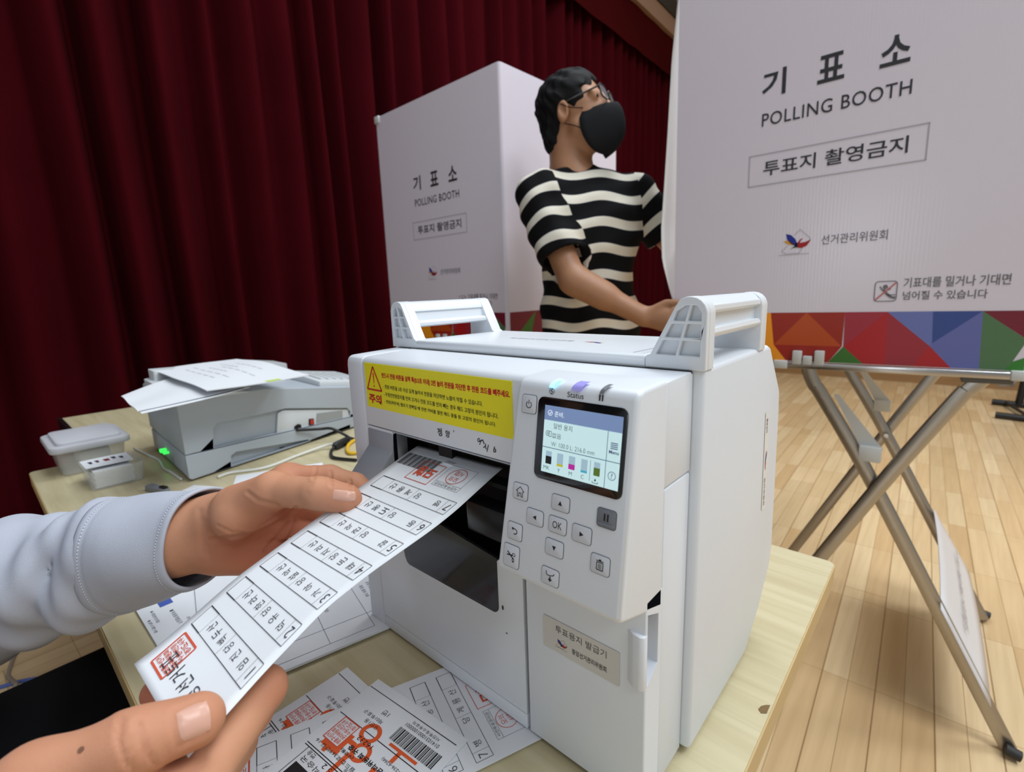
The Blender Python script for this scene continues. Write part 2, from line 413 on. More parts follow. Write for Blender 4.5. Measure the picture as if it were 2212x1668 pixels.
M_val = mat('red_velvet_valance', (0.048, 0.0026, 0.003), 0.95, spec=0.03, var=0.2, vscale=2.0, linear=True)
tag(obj('curtain_valance', curtain_mesh(-2.6, 6.28, 3.22, 3.6, 8, 0.008, 0.5, 0.12, 0.03), M_val, smooth=180, base=(cx(1)+0.12, 1, 3.22)), 'dark red valance strip running along the top of the stage curtain', 'valance')
# ================================================================== the table
M_maple = wood_mat('maple_laminate', (190, 176, 138), (204, 192, 156), (4, 70, 4), 0.42, 0.1)
M_edge = mat('maple_edge', (196, 168, 118), 0.5, var=0.06, vscale=20)
tb = thing('folding_table', 'pale maple laminate table the label printer and papers stand on', 'table', (-0.72, 0.335, 0))
TX0, TX1, TY0, TY1 = -1.335, -0.074, 0.047, 0.628
bm = B(); prism_z(bm, rrect(TX0, TY0, TX1, TY1, 0.008), T-0.0245, T); obj('tabletop', bm, M_maple, tb, smooth=30)
bm = B(); prism_z(bm, rrect(TX0-0.0012, TY0-0.0012, TX1+0.0012, TY1+0.0012, 0.009), T-0.024, T-0.0012); obj('edge_band', bm, M_edge, tb, smooth=30)
bm = B(); f = lambda x, y: (x, y, T+0.0002)
pc = at_z(1670, 1540, T); poly(bm, f, [(TX1-0.0075+dx*0.8, pc.y+dy) for dx, dy in ((0.0075, 0.006), (0.004, 0.004), (0.001, 0.0005), (0.0, -0.004), (0.0035, -0.0065), (0.0075, -0.004))])
obj('edge_chip', bm, mat('bare_chipboard', (120, 96, 62), 0.9, var=0.3, vscale=900), tb, smooth=0, label='chipped corner of the laminate showing brown board')
M_leg = mat('grey_steel_tube', (120, 120, 122), 0.4, metal=0.6)
for x in (TX0+0.16, TX1-0.16):
    bm = B(); tube(bm, [(x, TY0+0.07, T-0.03), (x, TY0+0.09, 0.04), (x, TY0+0.05, 0.02)], 0.0125)
    obj('leg', bm, M_leg, tb)
    bm = B(); tube(bm, [(x, TY1-0.07, T-0.03), (x, TY1-0.09, 0.04), (x, TY1-0.05, 0.02)], 0.0125); obj('leg', bm, M_leg, tb)
bm = B(); box(bm, (TX0+0.1, TY0+0.26, T-0.055), (TX1-0.1, TY0+0.30, T-0.026)); obj('stretcher', bm, M_leg, tb, smooth=0)
# ================================================================== the label printer
PR = thing('label_printer', 'white ballot label printer with a yellow warning sticker, colour screen and two carry handles', 'printer', (-0.26, 0.35, T))
F0, BK, PL, PRX = 0.2298, 0.287, -0.409, -0.1123
fy = lambda x, z: (x, F0, z)
# rear body
side = [(BK, T+0.004), (0.409, T+0.004), (0.445, 0.750), (0.472, 0.781), (0.476, 0.80), (0.4675, 0.93), (0.464, 0.949), (0.428, 0.9895), (0.422, 0.9915), (BK, 0.9915)]
bm = B(); prism_x(bm, side, PL-0.006, -0.1062, 0.0035, 3)
obj('rear_body', bm, M_white, PR, smooth=35)
for x in (PL+0.03, -0.145):
    for y in (0.275, 0.395): bm = B(); disc(bm, (x, y, T+0.003), (0, 0, 1), 0.008, 0.006); obj('rubber_foot', bm, M_dark, PR)
# top lid
bm = B(); prism_x(bm, [(BK-0.0015, 0.9908), (BK-0.0015, 0.9965), (BK+0.001, 0.998), (0.405, 0.9968), (0.43, 0.990), (0.43, 0.9885), (BK, 0.9885)], -0.3777, -0.1437, 0.0007, 1)
lid = obj('top_lid', bm, M_white_hi, PR, smooth=35)
LZ = lambda x, y: (x, y, 0.9981-(y-BK)*0.0102+0.00012)
bm = B(); text(bm, '중앙선거관리위원회', lambda u, v: LZ(-u, v), 0.2335, 0.341, 0.303, 0.3345, bold=-0.002); obj('lid_lettering', bm, mat('grey_ink', (104, 104, 108), 0.6), lid, smooth=0)
BIRD = [([(-0.95, 1.05), (-0.5, 0.9), (-0.12, 0.5), (0.05, 0.1), (-0.12, -0.15), (-0.5, 0.1), (-0.82, 0.5)], (0.05, 0.13, 0.58)),
        ([(-1.15, 0.35), (-0.75, 0.42), (-0.4, 0.2), (-0.1, -0.05), (-0.3, -0.05), (-0.7, 0.05)], (0.85, 0.6, 0.05)),
        ([(-0.35, -0.35), (-0.05, -0.3), (0.05, 0.05), (-0.12, -0.12), (-0.6, -0.5)], (0.02, 0.36, 0.13)),
        ([(-0.1, 0.1), (0.1, 0.15), (0.12, -0.3), (-0.12, -0.28)], (0.03, 0.04, 0.2)),
        ([(0.05, 0.1), (0.3, 0.45), (0.55, 0.5), (0.35, 0.3), (0.28, 0.1), (0.75, 0.15), (1.2, 0.35), (0.9, -0.2), (0.45, -0.4), (0.06, -0.32)], (0.66, 0.02, 0.03))]
M_print = attr_mat('colour_print', 'Col', 0.5)
def bird(parent, f, c, s, sy=None, name='bird_emblem', outline=None):
    sy = sy or s; bm = B(); colored(bm, 'Col', f, [([(c[0]+x*s, c[1]+y*sy) for x, y in p], col) for p, col in BIRD])
    o = obj(name, bm, M_print, parent, smooth=0)
    if outline:
        bm = B(); w = 0.05*s
        sq = [(0.25, 1.35), (1.15, 0.45), (1.1, 0.1)]; path(bm, f, [(c[0]+x*s, c[1]+y*sy) for x, y in [(-0.25, 0.85)]+sq], w)
        path(bm, f, [(c[0]+x*s, c[1]+y*sy) for x, y in [(-0.75, -0.1), (-1.25, -0.55), (-0.9, -0.85), (0.3, -0.85), (0.45, -0.45)]], w)
        line(bm, f, (c[0]-1.5*s, c[1]-0.95*sy), (c[0]+1.1*s, c[1]-0.95*sy), w)
        obj('emblem_outline', bm, outline, parent, smooth=0)
    return o
bird(lid, lambda u, v: LZ(-u, v), (0.2125, 0.3365), 0.0085, -0.0045)
M_seam = mat('seam_shade', (150, 154, 160), 0.6)
for x in (-0.154, -0.3705): bm = B(); path(bm, LZ, [(x, 0.29), (x+.001, 0.40)], 0.0006); obj('lid_seam', bm, M_seam, lid, smooth=0)
# carry handles
def handle(sx):
    """sx=+1: the handle on the printer's right end, outline in x (outer edge at xo) and z"""
    xo = -0.1055 if sx > 0 else PL-0.0065
    X = lambda d: xo-sx*d                       # d: distance inwards from the outer edge
    z0, zt = 0.990, 1.0335
    out = [(X(0), z0), (X(0), zt-0.010)]+[(X(0.010-0.010*math.cos(a)), zt-0.010+0.010*math.sin(a)) for a in np.linspace(0.2, 1.57, 5)]
    out += [(X(0.0125), zt), (X(0.0165), zt-0.0015), (X(0.0195), zt-0.006), (X(0.0345), 0.9985), (X(0.038), 0.9968), (X(0.038), z0)]
    h = B()
    def cell(d0, d1, za, zb):                   # a recessed pocket between two slanted edges
        xl = lambda z: 0.0195+(zt-0.006-z)/(zt-0.006-0.9985)*0.015-0.0032     # inner slant, minus the rim
        mid = lambda z: (0.004+xl(z))/2
        a = (lambda z: 0.0035) if d0 == 0 else (lambda z: mid(z)+0.0008)
        b = (lambda z: mid(z)-0.0008) if d0 == 0 else xl
        return [(X(a(za)), za), (X(b(za)), za), (X(b(zb)), zb), (X(a(zb)), zb)]
    zs = [(0.9985, 1.0075), (1.0093, 1.0175), (1.0193, 1.0285)]
    cells = []
    for i, (za, zb) in enumerate(zs):
        for d0 in (0, 1):
            c = cell(d0, 0, za, zb)
            if i == 2:                          # the top pair is rounded under the arch
                c = [c[0], c[1], (c[1][0]*0.55+c[2][0]*0.45, za+(zb-za)*0.62), (c[2][0]*0.5+c[3][0]*0.5, zb-0.0003), (c[3][0], zb if d0 else zb-0.004)] if d0 else [c[0], c[1], (c[2][0], zb), (c[2][0]*0.45+c[3][0]*0.55, zb-0.0005), (c[3][0], zb-0.0045)]
            cells.append(c)
    for y0, d in ((BK-0.0012, 1), (0.4065, -1)):
        plate_hole(h, out, cells, lambda x, z: (x, y0, z), lambda x, z: (x, y0+d*0.0045, z))
        plate_hole(h, out, [], lambda x, z: (x, y0+d*0.0046, z), lambda x, z: (x, y0+d*0.0135, z))
    top = [(X(0.0012), zt-0.009), (X(0.0016), zt-0.0055)]+[(X(0.010-0.0085*math.cos(a)), zt-0.010+0.0097*math.sin(a)) for a in np.linspace(0.6, 1.57, 4)]+[(X(0.0125), zt-0.0003), (X(0.0165), zt-0.002), (X(0.019), zt-0.006), (X(0.0205), zt-0.010), (X(0.017), zt-0.0105), (X(0.004), zt-0.0105)]
    prism_y(h, top, BK+0.008, 0.398)
    prism_y(h, [(X(0.005), 1.0135), (X(0.005), 1.024), (X(0.0185), 1.024), (X(0.0215), 1.0135)], BK+0.008, 0.398)
    prism_y(h, [(X(0.0012), 1.0095), (X(0.0005), 1.0115), (X(0.0015), 1.0145), (X(0.024), 1.0145), (X(0.0262), 1.0125), (X(0.0265), 1.0095), (X(0.022), 1.008), (X(0.004), 1.008)], BK+0.008, 0.398)
    o = obj('carry_handle', h, M_white_hi, PR, smooth=30)
    md = o.modifiers.new('edge', 'BEVEL'); md.width = 0.0007; md.segments = 2; md.limit_method = 'ANGLE'; md.angle_limit = math.radians(40)
handle(1); handle(-1)
bm = B(); box(bm, (PL-0.024, 0.30, 0.9885), (PL-0.005, 0.315, 0.9905)); obj('lid_latch', bm, M_white, PR)
# front: left column, top cover, door
bm = B(); prof = [(F0, T+0.004), (F0, 0.979)]+arc(F0+0.0065, 0.9815, 0.0065, 180, 90, 4)[1:]+[(BK-0.002, 0.9895), (BK-0.002, T+0.004)]
prism_x(bm, prof, PL, -0.3838, 0.0025, 3); obj('left_column', bm, M_white, PR, smooth=35)
bm = B(); prof = [(F0, 0.9275), (F0, 0.979)]+arc(F0+0.0065, 0.9815, 0.0065, 180, 90, 4)[1:]+[(BK-0.0032, 0.9895), (BK-0.0032, 0.9275)]
prism_x(bm, prof, -0.3832, -0.1125, 0.0007, 2); cover = obj('front_cover', bm, M_white, PR, smooth=35)
bm = B(); box(bm, (PL+0.004, BK-0.0034, 0.93), (-0.1135, BK-0.0002, 0.98965)); obj('seam_gap_shade', bm, M_dark, PR, smooth=0)  # black strip laid in the lid gap in place of its shade
OX0, OX1, OZ0 = -0.3455, -0.2065, 0.807
inner = [(OX0+0.0045, OZ0+0.006), (OX0+0.007, OZ0+0.0015), (OX0+0.010, OZ0), (-0.2325, OZ0)]+arc(-0.2335, OZ0+0.006, 0.006, -90, 0, 4)+[(-0.2275, 0.85), (OX1, 0.87), (OX1, 0.9262), (OX0, 0.9262), (OX0, OZ0+0.03)]
outer = [(-0.3832, 0.7365), (-0.2035, 0.7365), (-0.2035, 0.9265), (-0.3832, 0.9265)]
bm = B(); plate_hole(bm, outer, [inner], fy, lambda x, z: (x, F0+0.004, z)); door = obj('front_door', bm, M_white, PR, smooth=30)
bm = B(); box(bm, (-0.3832, F0, T+0.004), (-0.2035, F0+0.05, 0.7357), 0.0006); obj('base_strip', bm, M_white, PR, smooth=30)
# dark paper outlet behind the door opening
bm = B(); box(bm, (-0.385, 0.268, 0.74), (-0.2, 0.284, 0.929)); box(bm, (-0.383, F0+0.0045, 0.74), (OX0-0.002, 0.27, 0.927)); box(bm, (OX1+0.002, F0+0.0045, 0.74), (-0.2005, 0.27, 0.9265)); box(bm, (-0.383, F0+0.0045, 0.74), (-0.201, 0.27, 0.80))
box(bm, (-0.343, F0+0.006, 0.9225), (-0.2, 0.27, 0.9268))
box(bm, (-0.300, F0+0.012, 0.9085), (-0.284, F0+0.018, 0.924))
prism_x(bm, [(0.25, 0.905), (0.238, 0.905), (0.236, 0.903), (0.25, 0.895)], -0.342, -0.208)
out = obj('paper_outlet', bm, mat('black_matt_plastic', (14, 14, 15), 0.55), PR, smooth=30)
bm = B(); box(bm, (-0.262, F0+0.003, 0.862), (-0.214, F0+0.02, 0.887), 0.003); obj('outlet_block', bm, mat('black_satin_plastic', (22, 23, 26), 0.28), out, smooth=30)
bm = B(); prism_y(bm, [(-0.287, 0.9075), (-0.2745, 0.9075), (-0.2752, 0.911), (-0.2855, 0.911)], F0+0.004, F0+0.012); obj('paper_guide', bm, M_white, out)
M_win = mat('smoked_window', (40, 42, 50), 0.12, spec=0.5, alpha=0.82, coat=0.3)
bm = B(); prism_y(bm, [p for p in inner if p[1] < 0.86][:9]+[(-0.2275, 0.852), (OX0, 0.866), (OX0, OZ0+0.03)], F0-0.0002, F0+0.0022); obj('smoked_window', bm, M_win, door, smooth=30)
bm = B()
for x, z, a, b_ in ((-0.2235, 0.8145, 0.0009, 0.002), (-0.2205, 0.795, 0.0009, 0.0005)): poly(bm, lambda u, v: (u, F0-0.0002, v), [(x+a*math.cos(t), z+b_*math.sin(t)) for t in np.linspace(0, 6.28, 12)[:-1]])
obj('paint_chips', bm, M_dark, door, smooth=0)
# grey release lever
bm = B(); prism_x(bm, [(0.2325, 0.9258), (0.2292, 0.9245), (0.2285, 0.909), (0.2075, 0.887), (0.2058, 0.879), (0.2068, 0.868), (0.2135, 0.858), (0.245, 0.85), (0.245, 0.9258)], -0.3825, -0.3455, 0.0012, 2)
obj('release_lever', bm, mat('grey_plastic', (150, 154, 162), 0.45), PR, smooth=30, label='grey release lever')
# lower right: cartridge door with a grip recess in its side, and the frame behind it
bm = B(); box(bm, (-0.2008, F0, T+0.0045), (-0.1118, 0.2318, 0.866), 0.0009, 3); box(bm, (-0.2008, 0.2312, T+0.0045), (-0.125, 0.2495, 0.866))
plate_hole(bm, [(0.2308, T+0.0045), (0.2495, T+0.0045), (0.2495, 0.866), (0.2308, 0.866)], [[(0.2318, 0.8105), (0.2455, 0.819), (0.2455, 0.852), (0.2318, 0.858)]], lambda y, z: (-0.1118, y, z), lambda y, z: (-0.126, y, z))
cd = obj('cartridge_door', bm, M_white, PR, smooth=35)
bm = B(); prism_z(bm, [(-0.126, F0+0.002), (-0.1185, F0-0.0030), (-0.1138, F0-0.0036), (-0.1114, F0-0.002), (-0.1114, F0+0.0022)], 0.8105, 0.846, 0.001, 2); obj('door_grip', bm, M_white, cd, smooth=35)
bm = B(); box(bm, (-0.2, 0.2505, T+0.0045), (PRX, BK-0.0008, 0.9264), 0.0012); box(bm, (-0.2, 0.2505, 0.9274), (PRX, BK-0.0008, 0.9885), 0.0012)
obj('front_frame', bm, M_white, PR, smooth=35)
# plate on the cartridge door
gy_ = lambda x, z: (x, F0-0.0004, z)
bm = B(); poly(bm, gy_, rrect(-0.186, T+0.0835, -0.128, T+0.107, 0.001)); nl = obj('name_plate', bm, mat('clear_sticker', (205, 202, 196), 0.3), cd, smooth=0)
bm = B(); gl = lambda x, z: (x, F0-0.0006, z)
text(bm, '투표용지 발급기', gl, -0.1755, T+0.0983, -0.137, T+0.1035, bold=-0.004); text(bm, '중앙선거관리위원회', gl, -0.1625, T+0.0885, -0.137, T+0.0925, bold=0.012)
obj('plate_lettering', bm, mat('plate_ink', (84, 78, 72), 0.5), nl, smooth=0)
bird(nl, gl, (-0.1705, T+0.0905), 0.0037, 0.003, outline=mat('fine_line', (150, 146, 142), 0.5))
# yellow warning sticker
bm = B(); box(bm, (-0.3792, F0-0.0003, T+0.2246), (-0.2070, F0+0.0002, T+0.2635)); ws = obj('warning_sticker', bm, mat('yellow_sticker', (238, 226, 4), 0.35), cover, smooth=0)
wf = lambda x, z: (x, F0-0.0005, T+z)
bm = B()
text(bm, '반드시 전원 버튼을 살짝 톡(0.5초 이내) 2번 눌러 전원을 차단한 후 전원 코드를 빼주세요.', wf, -0.3535, 0.2515, -0.2088, 0.2568, bold=0.03)
text(bm, '주의', wf, -0.3755, 0.2283, -0.3565, 0.2368, bold=0.035)
tr = [(-0.3662, 0.2608), (-0.3552, 0.2405), (-0.3768, 0.2405)]
path(bm, wf, tr+tr[:1], 0.0015); poly(bm, wf, [(-0.3669, 0.2552), (-0.3653, 0.2552), (-0.3657, 0.2462), (-0.3665, 0.2462)]); ring(bm, wf, (-0.3661, 0.2440), 0.0009, 0.0009, 0.00085, 12)
obj('warning_lettering', bm, mat('warning_red', (200, 22, 18), 0.5), ws, smooth=0)
bm = B()
text(bm, '- 전원 버튼을 3초 이상 길게 눌러서 전원을 차단하면 노즐이 막힐 수 있습니다.', wf, -0.3525, 0.2432, -0.2345, 0.2468, bold=0.008)
text(bm, '- 무정전전원장치를 먼저 끄거나 전원 코드를 먼저 빼는 경우 헤드 고장의 원인이 됩니다.', wf, -0.3525, 0.2366, -0.2200, 0.2402, bold=0.008)
text(bm, '- 전원(파란색) 램프가 깜빡일 때 전면 커버를 열면 헤드 충돌 등 고장의 원인이 됩니다.', wf, -0.3525, 0.2302, -0.2225, 0.2338, bold=0.008)
obj('small_print', bm, M_black, ws, smooth=0)
# worn black lettering under the sticker
for body, x0, z0, ang, s in (('정', -0.2845, 0.2135, 0.12, 0.0062), ('앙', -0.276, 0.2145, -0.1, 0.0055), ("'", -0.2665, 0.2195, 0, 0.0015), ('이', -0.2425, 0.2165, -0.5, 0.0046), ('ㄱ', -0.238, 0.2145, 0.5, 0.0035), ('시', -0.2365, 0.2125, -0.3, 0.0055), ('b', -0.2265, 0.2125, -0.3, 0.0042)):
    ca, sa = math.cos(ang), math.sin(ang)
    bm = B(); text(bm, body, lambda u, v: (x0+u*ca-v*sa, F0-0.0003, T+z0+u*sa+v*ca), 0, 0, h=s, bold=0.015); obj('worn_lettering', bm, M_black, cover, smooth=0)
# ---- control panel -------------------------------------------------
pn = Vector((0, -1, 0.143)).normalized(); pv = Vector((0, 0.143, 1)).normalized(); po = Vector((-0.112, 0.2165, 0.987))
def PN(u, v, d=0.0): return po+Vector((u/1000, 0, 0))+pv*(v/1000)+pn*(d/1000)
bm = B(); t = B()
def sec(xl): return None
yz = [(0.2505, 0.9903), (0.2245, 0.9895), (0.2185, 0.9882), (0.2163, 0.984), (0.2003, 0.8725), (0.2008, 0.8698), (0.2035, 0.8685), (0.2505, 0.8525)]
xl = [-0.1925, -0.1915, -0.1905, -0.1905, -0.1985, -0.1985, -0.1985, -0.198]
a = [t.verts.new((x, y, z)) for x, (y, z) in zip(xl, yz)]; b = [t.verts.new((-0.1118, y, z)) for y, z in yz]
t.faces.new(a); t.faces.new(list(reversed(b)))
for i in range(len(yz)): t.faces.new([a[i], b[i], b[(i+1) % len(yz)], a[(i+1) % len(yz)]])
bmesh.ops.recalc_face_normals(t, faces=t.faces[:])
es = [e for e in t.edges if e.calc_face_angle(0) > math.radians(50) and max(v.co.y for v in e.verts) < 0.252]
bmesh.ops.bevel(t, geom=es, offset=0.0035, segments=4, profile=0.5, affect='EDGES', clamp_overlap=True); merge(bm, t)
cp = obj('control_panel', bm, M_white, PR, smooth=45)
# display
bm = B()
prism(bm, rrect(-61.6, -53.9, -4.2, -6.6, 4.0), lambda u, v: PN(u, v, 0.5), lambda u, v: PN(u, v, -0.3), 0.00035, 2); bz = obj('display_bezel', bm, mat('gloss_black_bezel', (10, 10, 11), 0.16, coat=0.4), cp, smooth=30)
bm = B(); poly(bm, lambda u, v: PN(u, v, 0.62), [(-56.2, -49.3), (-6.6, -49.3), (-6.6, -11.1), (-56.2, -11.1)])
def glow(name, rgb, s): return mat(name, rgb, 0.35, emit=s, var=0.0)
scr = obj('display_screen', bm, glow('screen_pale', (190, 220, 224), 0.62), bz, smooth=0, label='lit screen showing ink levels and paper size')
sf = lambda u, v: PN(u, v, 0.68); sg = lambda u, v: PN(u, v, 0.74)
def ui(name, rgb, s, fn):
    bm = B(); fn(bm); return obj(name, bm, glow(name+'_glow', rgb, s), bz, smooth=0)
ui('screen_header', (118, 140, 182), 0.5, lambda bm: poly(bm, sf, [(-56.2, -19.4), (-6.6, -19.4), (-6.6, -11.1), (-56.2, -11.1)]))
def _w(bm):
    ring(bm, sg, (-52.3, -15.2), 1.6, 1.6, 0.3); path(bm, sg, [(-53.1, -15.2), (-52.5, -15.9), (-51.4, -14.5)], 0.35); text(bm, '준비.', sg, -49.2, -16.9, h=3.0)
ui('header_text', (225, 236, 244), 0.7, _w)
def _d(bm):
    text(bm, '일반 용지', sg, -49.4, -23.7, -36.8, -20.6, bold=-0.004); text(bm, '없음', sg, -49.9, -29.0, -43.8, -26.1, bold=-0.004)
    text(bm, 'W: 100.0 L: 216.0 mm', sg, -50.2, -33.7, -21.8, -31.2, bold=-0.012)
    for u, l in ((-52.4, 'MK'), (-43.9, 'Y'), (-36.0, 'M'), (-28.2, 'C')): text(bm, l, sg, u, -47.6, h=2.1, align='c', bold=-0.01)
    ring(bm, sg, (-53.2, -26.9), 1.3, 1.5, 0.25); ring(bm, sg, (-53.2, -26.9), 0.45, 0.45, 0.25); frame_rect(bm, sg, -52.2, -28.6, -50.6, -25.6, 0.25)
    poly(bm, sg, [(-20.2, -45.6), (-20.8, -46.8), (-20.2, -47.3), (-19.6, -46.8)]); path(bm, sg, [(-21.9, -47.3), (-21.9, -48.2), (-18.5, -48.2), (-18.5, -47.3)], 0.3)
ui('screen_text', (52, 62, 66), 0.02, _d)
def _l(bm):
    line(bm, sg, (-56.2, -34.9), (-6.6, -34.9), 0.35); line(bm, sg, (-14.6, -19.4), (-14.6, -49.3), 0.3); line(bm, sg, (-23.7, -36.6), (-23.7, -47.6), 0.2)
    for k in range(4): line(bm, sg, (-12.6, -25.2-k*0.95), (-8.4, -25.2-k*0.95), 0.45)
    text(bm, 'Menu', sg, -13.3, -30.8, -7.6, -29.0, bold=0.02); ring(bm, sg, (-10.6, -42.2), 2.3, 2.3, 0.3); text(bm, '?', sg, -10.6, -43.6, h=2.8, align='c')
ui('screen_rules', (78, 92, 134), 0.15, _l)
bars = [(-53.4, -49.3, 0.40), (-45.5, -41.3, 0.82), (-37.6, -33.4, 0.60), (-29.5, -25.5, 0.84), (-21.5, -17.7, 0.42)]
cols = [(26, 24, 28), (208, 200, 40), (196, 40, 168), (70, 180, 210), (92, 118, 40)]
def _b(bm):
    for a_, b_, q in bars: poly(bm, sf, [(a_, -44.2), (b_, -44.2), (b_, -36.9), (a_, -36.9)])
ui('ink_tank_outline', (160, 188, 204), 0.5, _b)
for (a_, b_, q), c_ in zip(bars, cols): ui('ink_level', c_, 0.35 if c_[0] > 40 else 0.02, lambda bm: poly(bm, sg, [(a_, -44.2), (b_, -44.2), (b_, -36.9-7.3*q), (a_, -36.9-7.3*q)]))
# indicator lamps on the rounded top edge, with their marks
def lamp(name, u, w, m):
    bm = B()
    def f(s, q):
        v = q*6.6-1.0
        y = 0.0
        P = PN(u+(s-0.5)*w+q*2.2, v, 0.25)
        if v > 0: P.y += (v/5.6)**2*0.0055; P.z -= (v/5.6)**2*0.0022
        return P
    grid(bm, f, 4, 6); return obj(name, bm, m, cp, smooth=180)
lamp('power_lamp', -53.0, 3.4, glow('lamp_cyan', (150, 226, 255), 1.6)); lamp('status_lamp', -36.5, 6.4, glow('lamp_violet', (148, 142, 214), 0.35)); lamp('pause_lamp', -20.6, 2.6, mat('lamp_grey', (128, 130, 136), 0.3))
pf = lambda u, v: PN(u, v, 0.15)
bm = B(); text(bm, 'Status', pf, -42.0, -5.1, -31.4, -2.0); line(bm, pf, (-21.5, -4.7), (-21.5, -1.3), 0.9); line(bm, pf, (-19.8, -4.7), (-19.8, -1.3), 0.9)
ring(bm, pf, (-52.7, -3.1), 1.75, 1.75, 0.3); path(bm, pf, [(-52.3, -1.6), (-53.4, -3.0), (-52.0, -3.2), (-53.1, -4.6)], 0.4)
obj('panel_lettering', bm, M_black, cp, smooth=0)
# buttons
M_btn = mat('button_white', (214, 218, 226), 0.4)
def arrow(d):
    def f(bm, c, q):
        P = {'u': [(0, 1.5), (-1.35, -1.2), (1.35, -1.2)], 'd': [(0, -1.5), (1.35, 1.2), (-1.35, 1.2)], 'l': [(-1.4, 0), (1.2, -1.4), (1.2, 1.4)], 'r': [(1.4, 0), (-1.2, 1.4), (-1.2, -1.4)]}[d]
        poly(bm, q, [(c[0]+x, c[1]+y) for x, y in P])
    return f
def sh(bm, c, q, pts, w): path(bm, q, [(c[0]+x, c[1]+y) for x, y in pts], w)
def g_power(bm, c, q): sh(bm, c, q, [(1.9*math.sin(a), -0.3+1.9*math.cos(a)) for a in np.linspace(0.55, 5.73, 16)], 0.5); sh(bm, c, q, [(0, 0), (0, 2.6)], 0.5)
def g_home(bm, c, q): sh(bm, c, q, [(-3, 0.2), (0, 3), (3, 0.2), (2, 0.2), (2, -3), (0.8, -3), (0.8, -0.8), (-0.8, -0.8), (-0.8, -3), (-2, -3), (-2, 0.2), (-3, 0.2)], 0.45)
def g_ok(bm, c, q): text(bm, 'OK', q, c[0]-3.2, c[1]-2.0, c[0]+3.2, c[1]+2.1)
def g_back(bm, c, q):
    sh(bm, c, q, [(-1.6, 1.5), (0.6, 1.5), (1.7, 0.9), (2, 0), (1.7, -1), (0.6, -1.6), (-0.6, -1.6)], 0.6); poly(bm, q, [(c[0]+x, c[1]+y) for x, y in ((-2.5, 1.5), (-1.0, 2.6), (-1.0, 0.4))])
def g_cut(bm, c, q):
    sh(bm, c, q, [(-3, 2.4), (1.2, -0.9)], 0.75); sh(bm, c, q, [(-3.4, 0.2), (1.2, 0.7)], 0.75)
    ring(bm, q, (c[0]+2.1, c[1]+1.3), 1.4, 1.1, 0.5, 14); ring(bm, q, (c[0]+1.7, c[1]-2.1), 0.95, 1.5, 0.5, 14)
def g_feed(bm, c, q):
    sh(bm, c, q, [(-2.8, 3), (-2.4, 0.8), (-1, 0.6), (1.5, 1.0), (2.6, 1.6), (2.9, 2.6)], 0.5); sh(bm, c, q, [(0.2, 0.2), (0.2, -1.6)], 0.9); poly(bm, q, [(c[0]+x, c[1]+y) for x, y in ((0.2, -3), (-1.3, -1.3), (1.7, -1.3))])
def g_trash(bm, c, q):
    sh(bm, c, q, [(-2.2, 2), (2.2, 2)], 0.5); sh(bm, c, q, [(-0.7, 2.6), (0.7, 2.6)], 0.7); sh(bm, c, q, [(-1.9, 1.2), (-1.9, -2.8), (1.9, -2.8), (1.9, 1.2), (-1.9, 1.2)], 0.5)
    for x in (-0.75, 0, 0.75): sh(bm, c, q, [(x, 0.5), (x, -2.2)], 0.35)
def g_pause(bm, c, q): sh(bm, c, q, [(-1.0, -1.4), (-1.0, 2.6)], 1.0); sh(bm, c, q, [(0.9, -1.4), (0.9, 2.6)], 1.0)
BT = [('power_button', -68.4, -12.3, 10.4, 10.6, g_power), ('home_button', -70.8, -65.3, 11, 9.6, g_home), ('arrow_button', -41.4, -64.8, 11.8, 8.6, arrow('u')), ('arrow_button', -58.7, -77.7, 12, 9, arrow('l')),
      ('ok_button', -42.4, -77.7, 12, 9, g_ok), ('arrow_button', -26.2, -77.9, 12, 9.2, arrow('r')), ('arrow_button', -43.5, -91.3, 12.2, 9.2, arrow('d')), ('back_button', -73.2, -90.5, 11, 10.2, g_back),
      ('cut_button', -74.7, -106.4, 12, 13.6, g_cut), ('feed_button', -45.0, -108.6, 12, 9.6, g_feed), ('pause_button', -12.0, -65.2, 11, 9.8, g_pause), ('trash_button', -13.6, -90.5, 11.2, 10, g_trash)]
M_groove = mat('groove_shade', (96, 98, 104), 0.6); M_pause = mat('button_grey', (120, 124, 131), 0.4)
for nm, u, v, w, h, g in BT:
    bm = B(); prism(bm, rrect(u-w/2-0.32, v-h/2-0.32, u+w/2+0.32, v+h/2+0.32, 1.7), lambda a_, b_: PN(a_, b_, 0.12), lambda a_, b_: PN(a_, b_, -0.4)); gr = obj(nm, bm, M_groove, cp, smooth=30)
    bm = B(); prism(bm, rrect(u-w/2, v-h/2, u+w/2, v+h/2, 1.5), lambda a_, b_: PN(a_, b_, 0.42), lambda a_, b_: PN(a_, b_, -0.3), 0.00015, 2)
    if nm == 'pause_button': prism(bm, rrect(u-w/2+0.4, v-h/2+0.5, u+w/2-0.4, v-h/2+2.2, 0.7), lambda a_, b_: PN(a_, b_, 0.9), lambda a_, b_: PN(a_, b_, -0.3), 0.0002, 2)
    obj('button_cap', bm, M_pause if nm == 'pause_button' else M_btn, gr, smooth=30)
    bm = B(); g(bm, (u, v), lambda a_, b_: PN(a_, b_, 0.5)); obj('button_symbol', bm, M_black, gr, smooth=0)
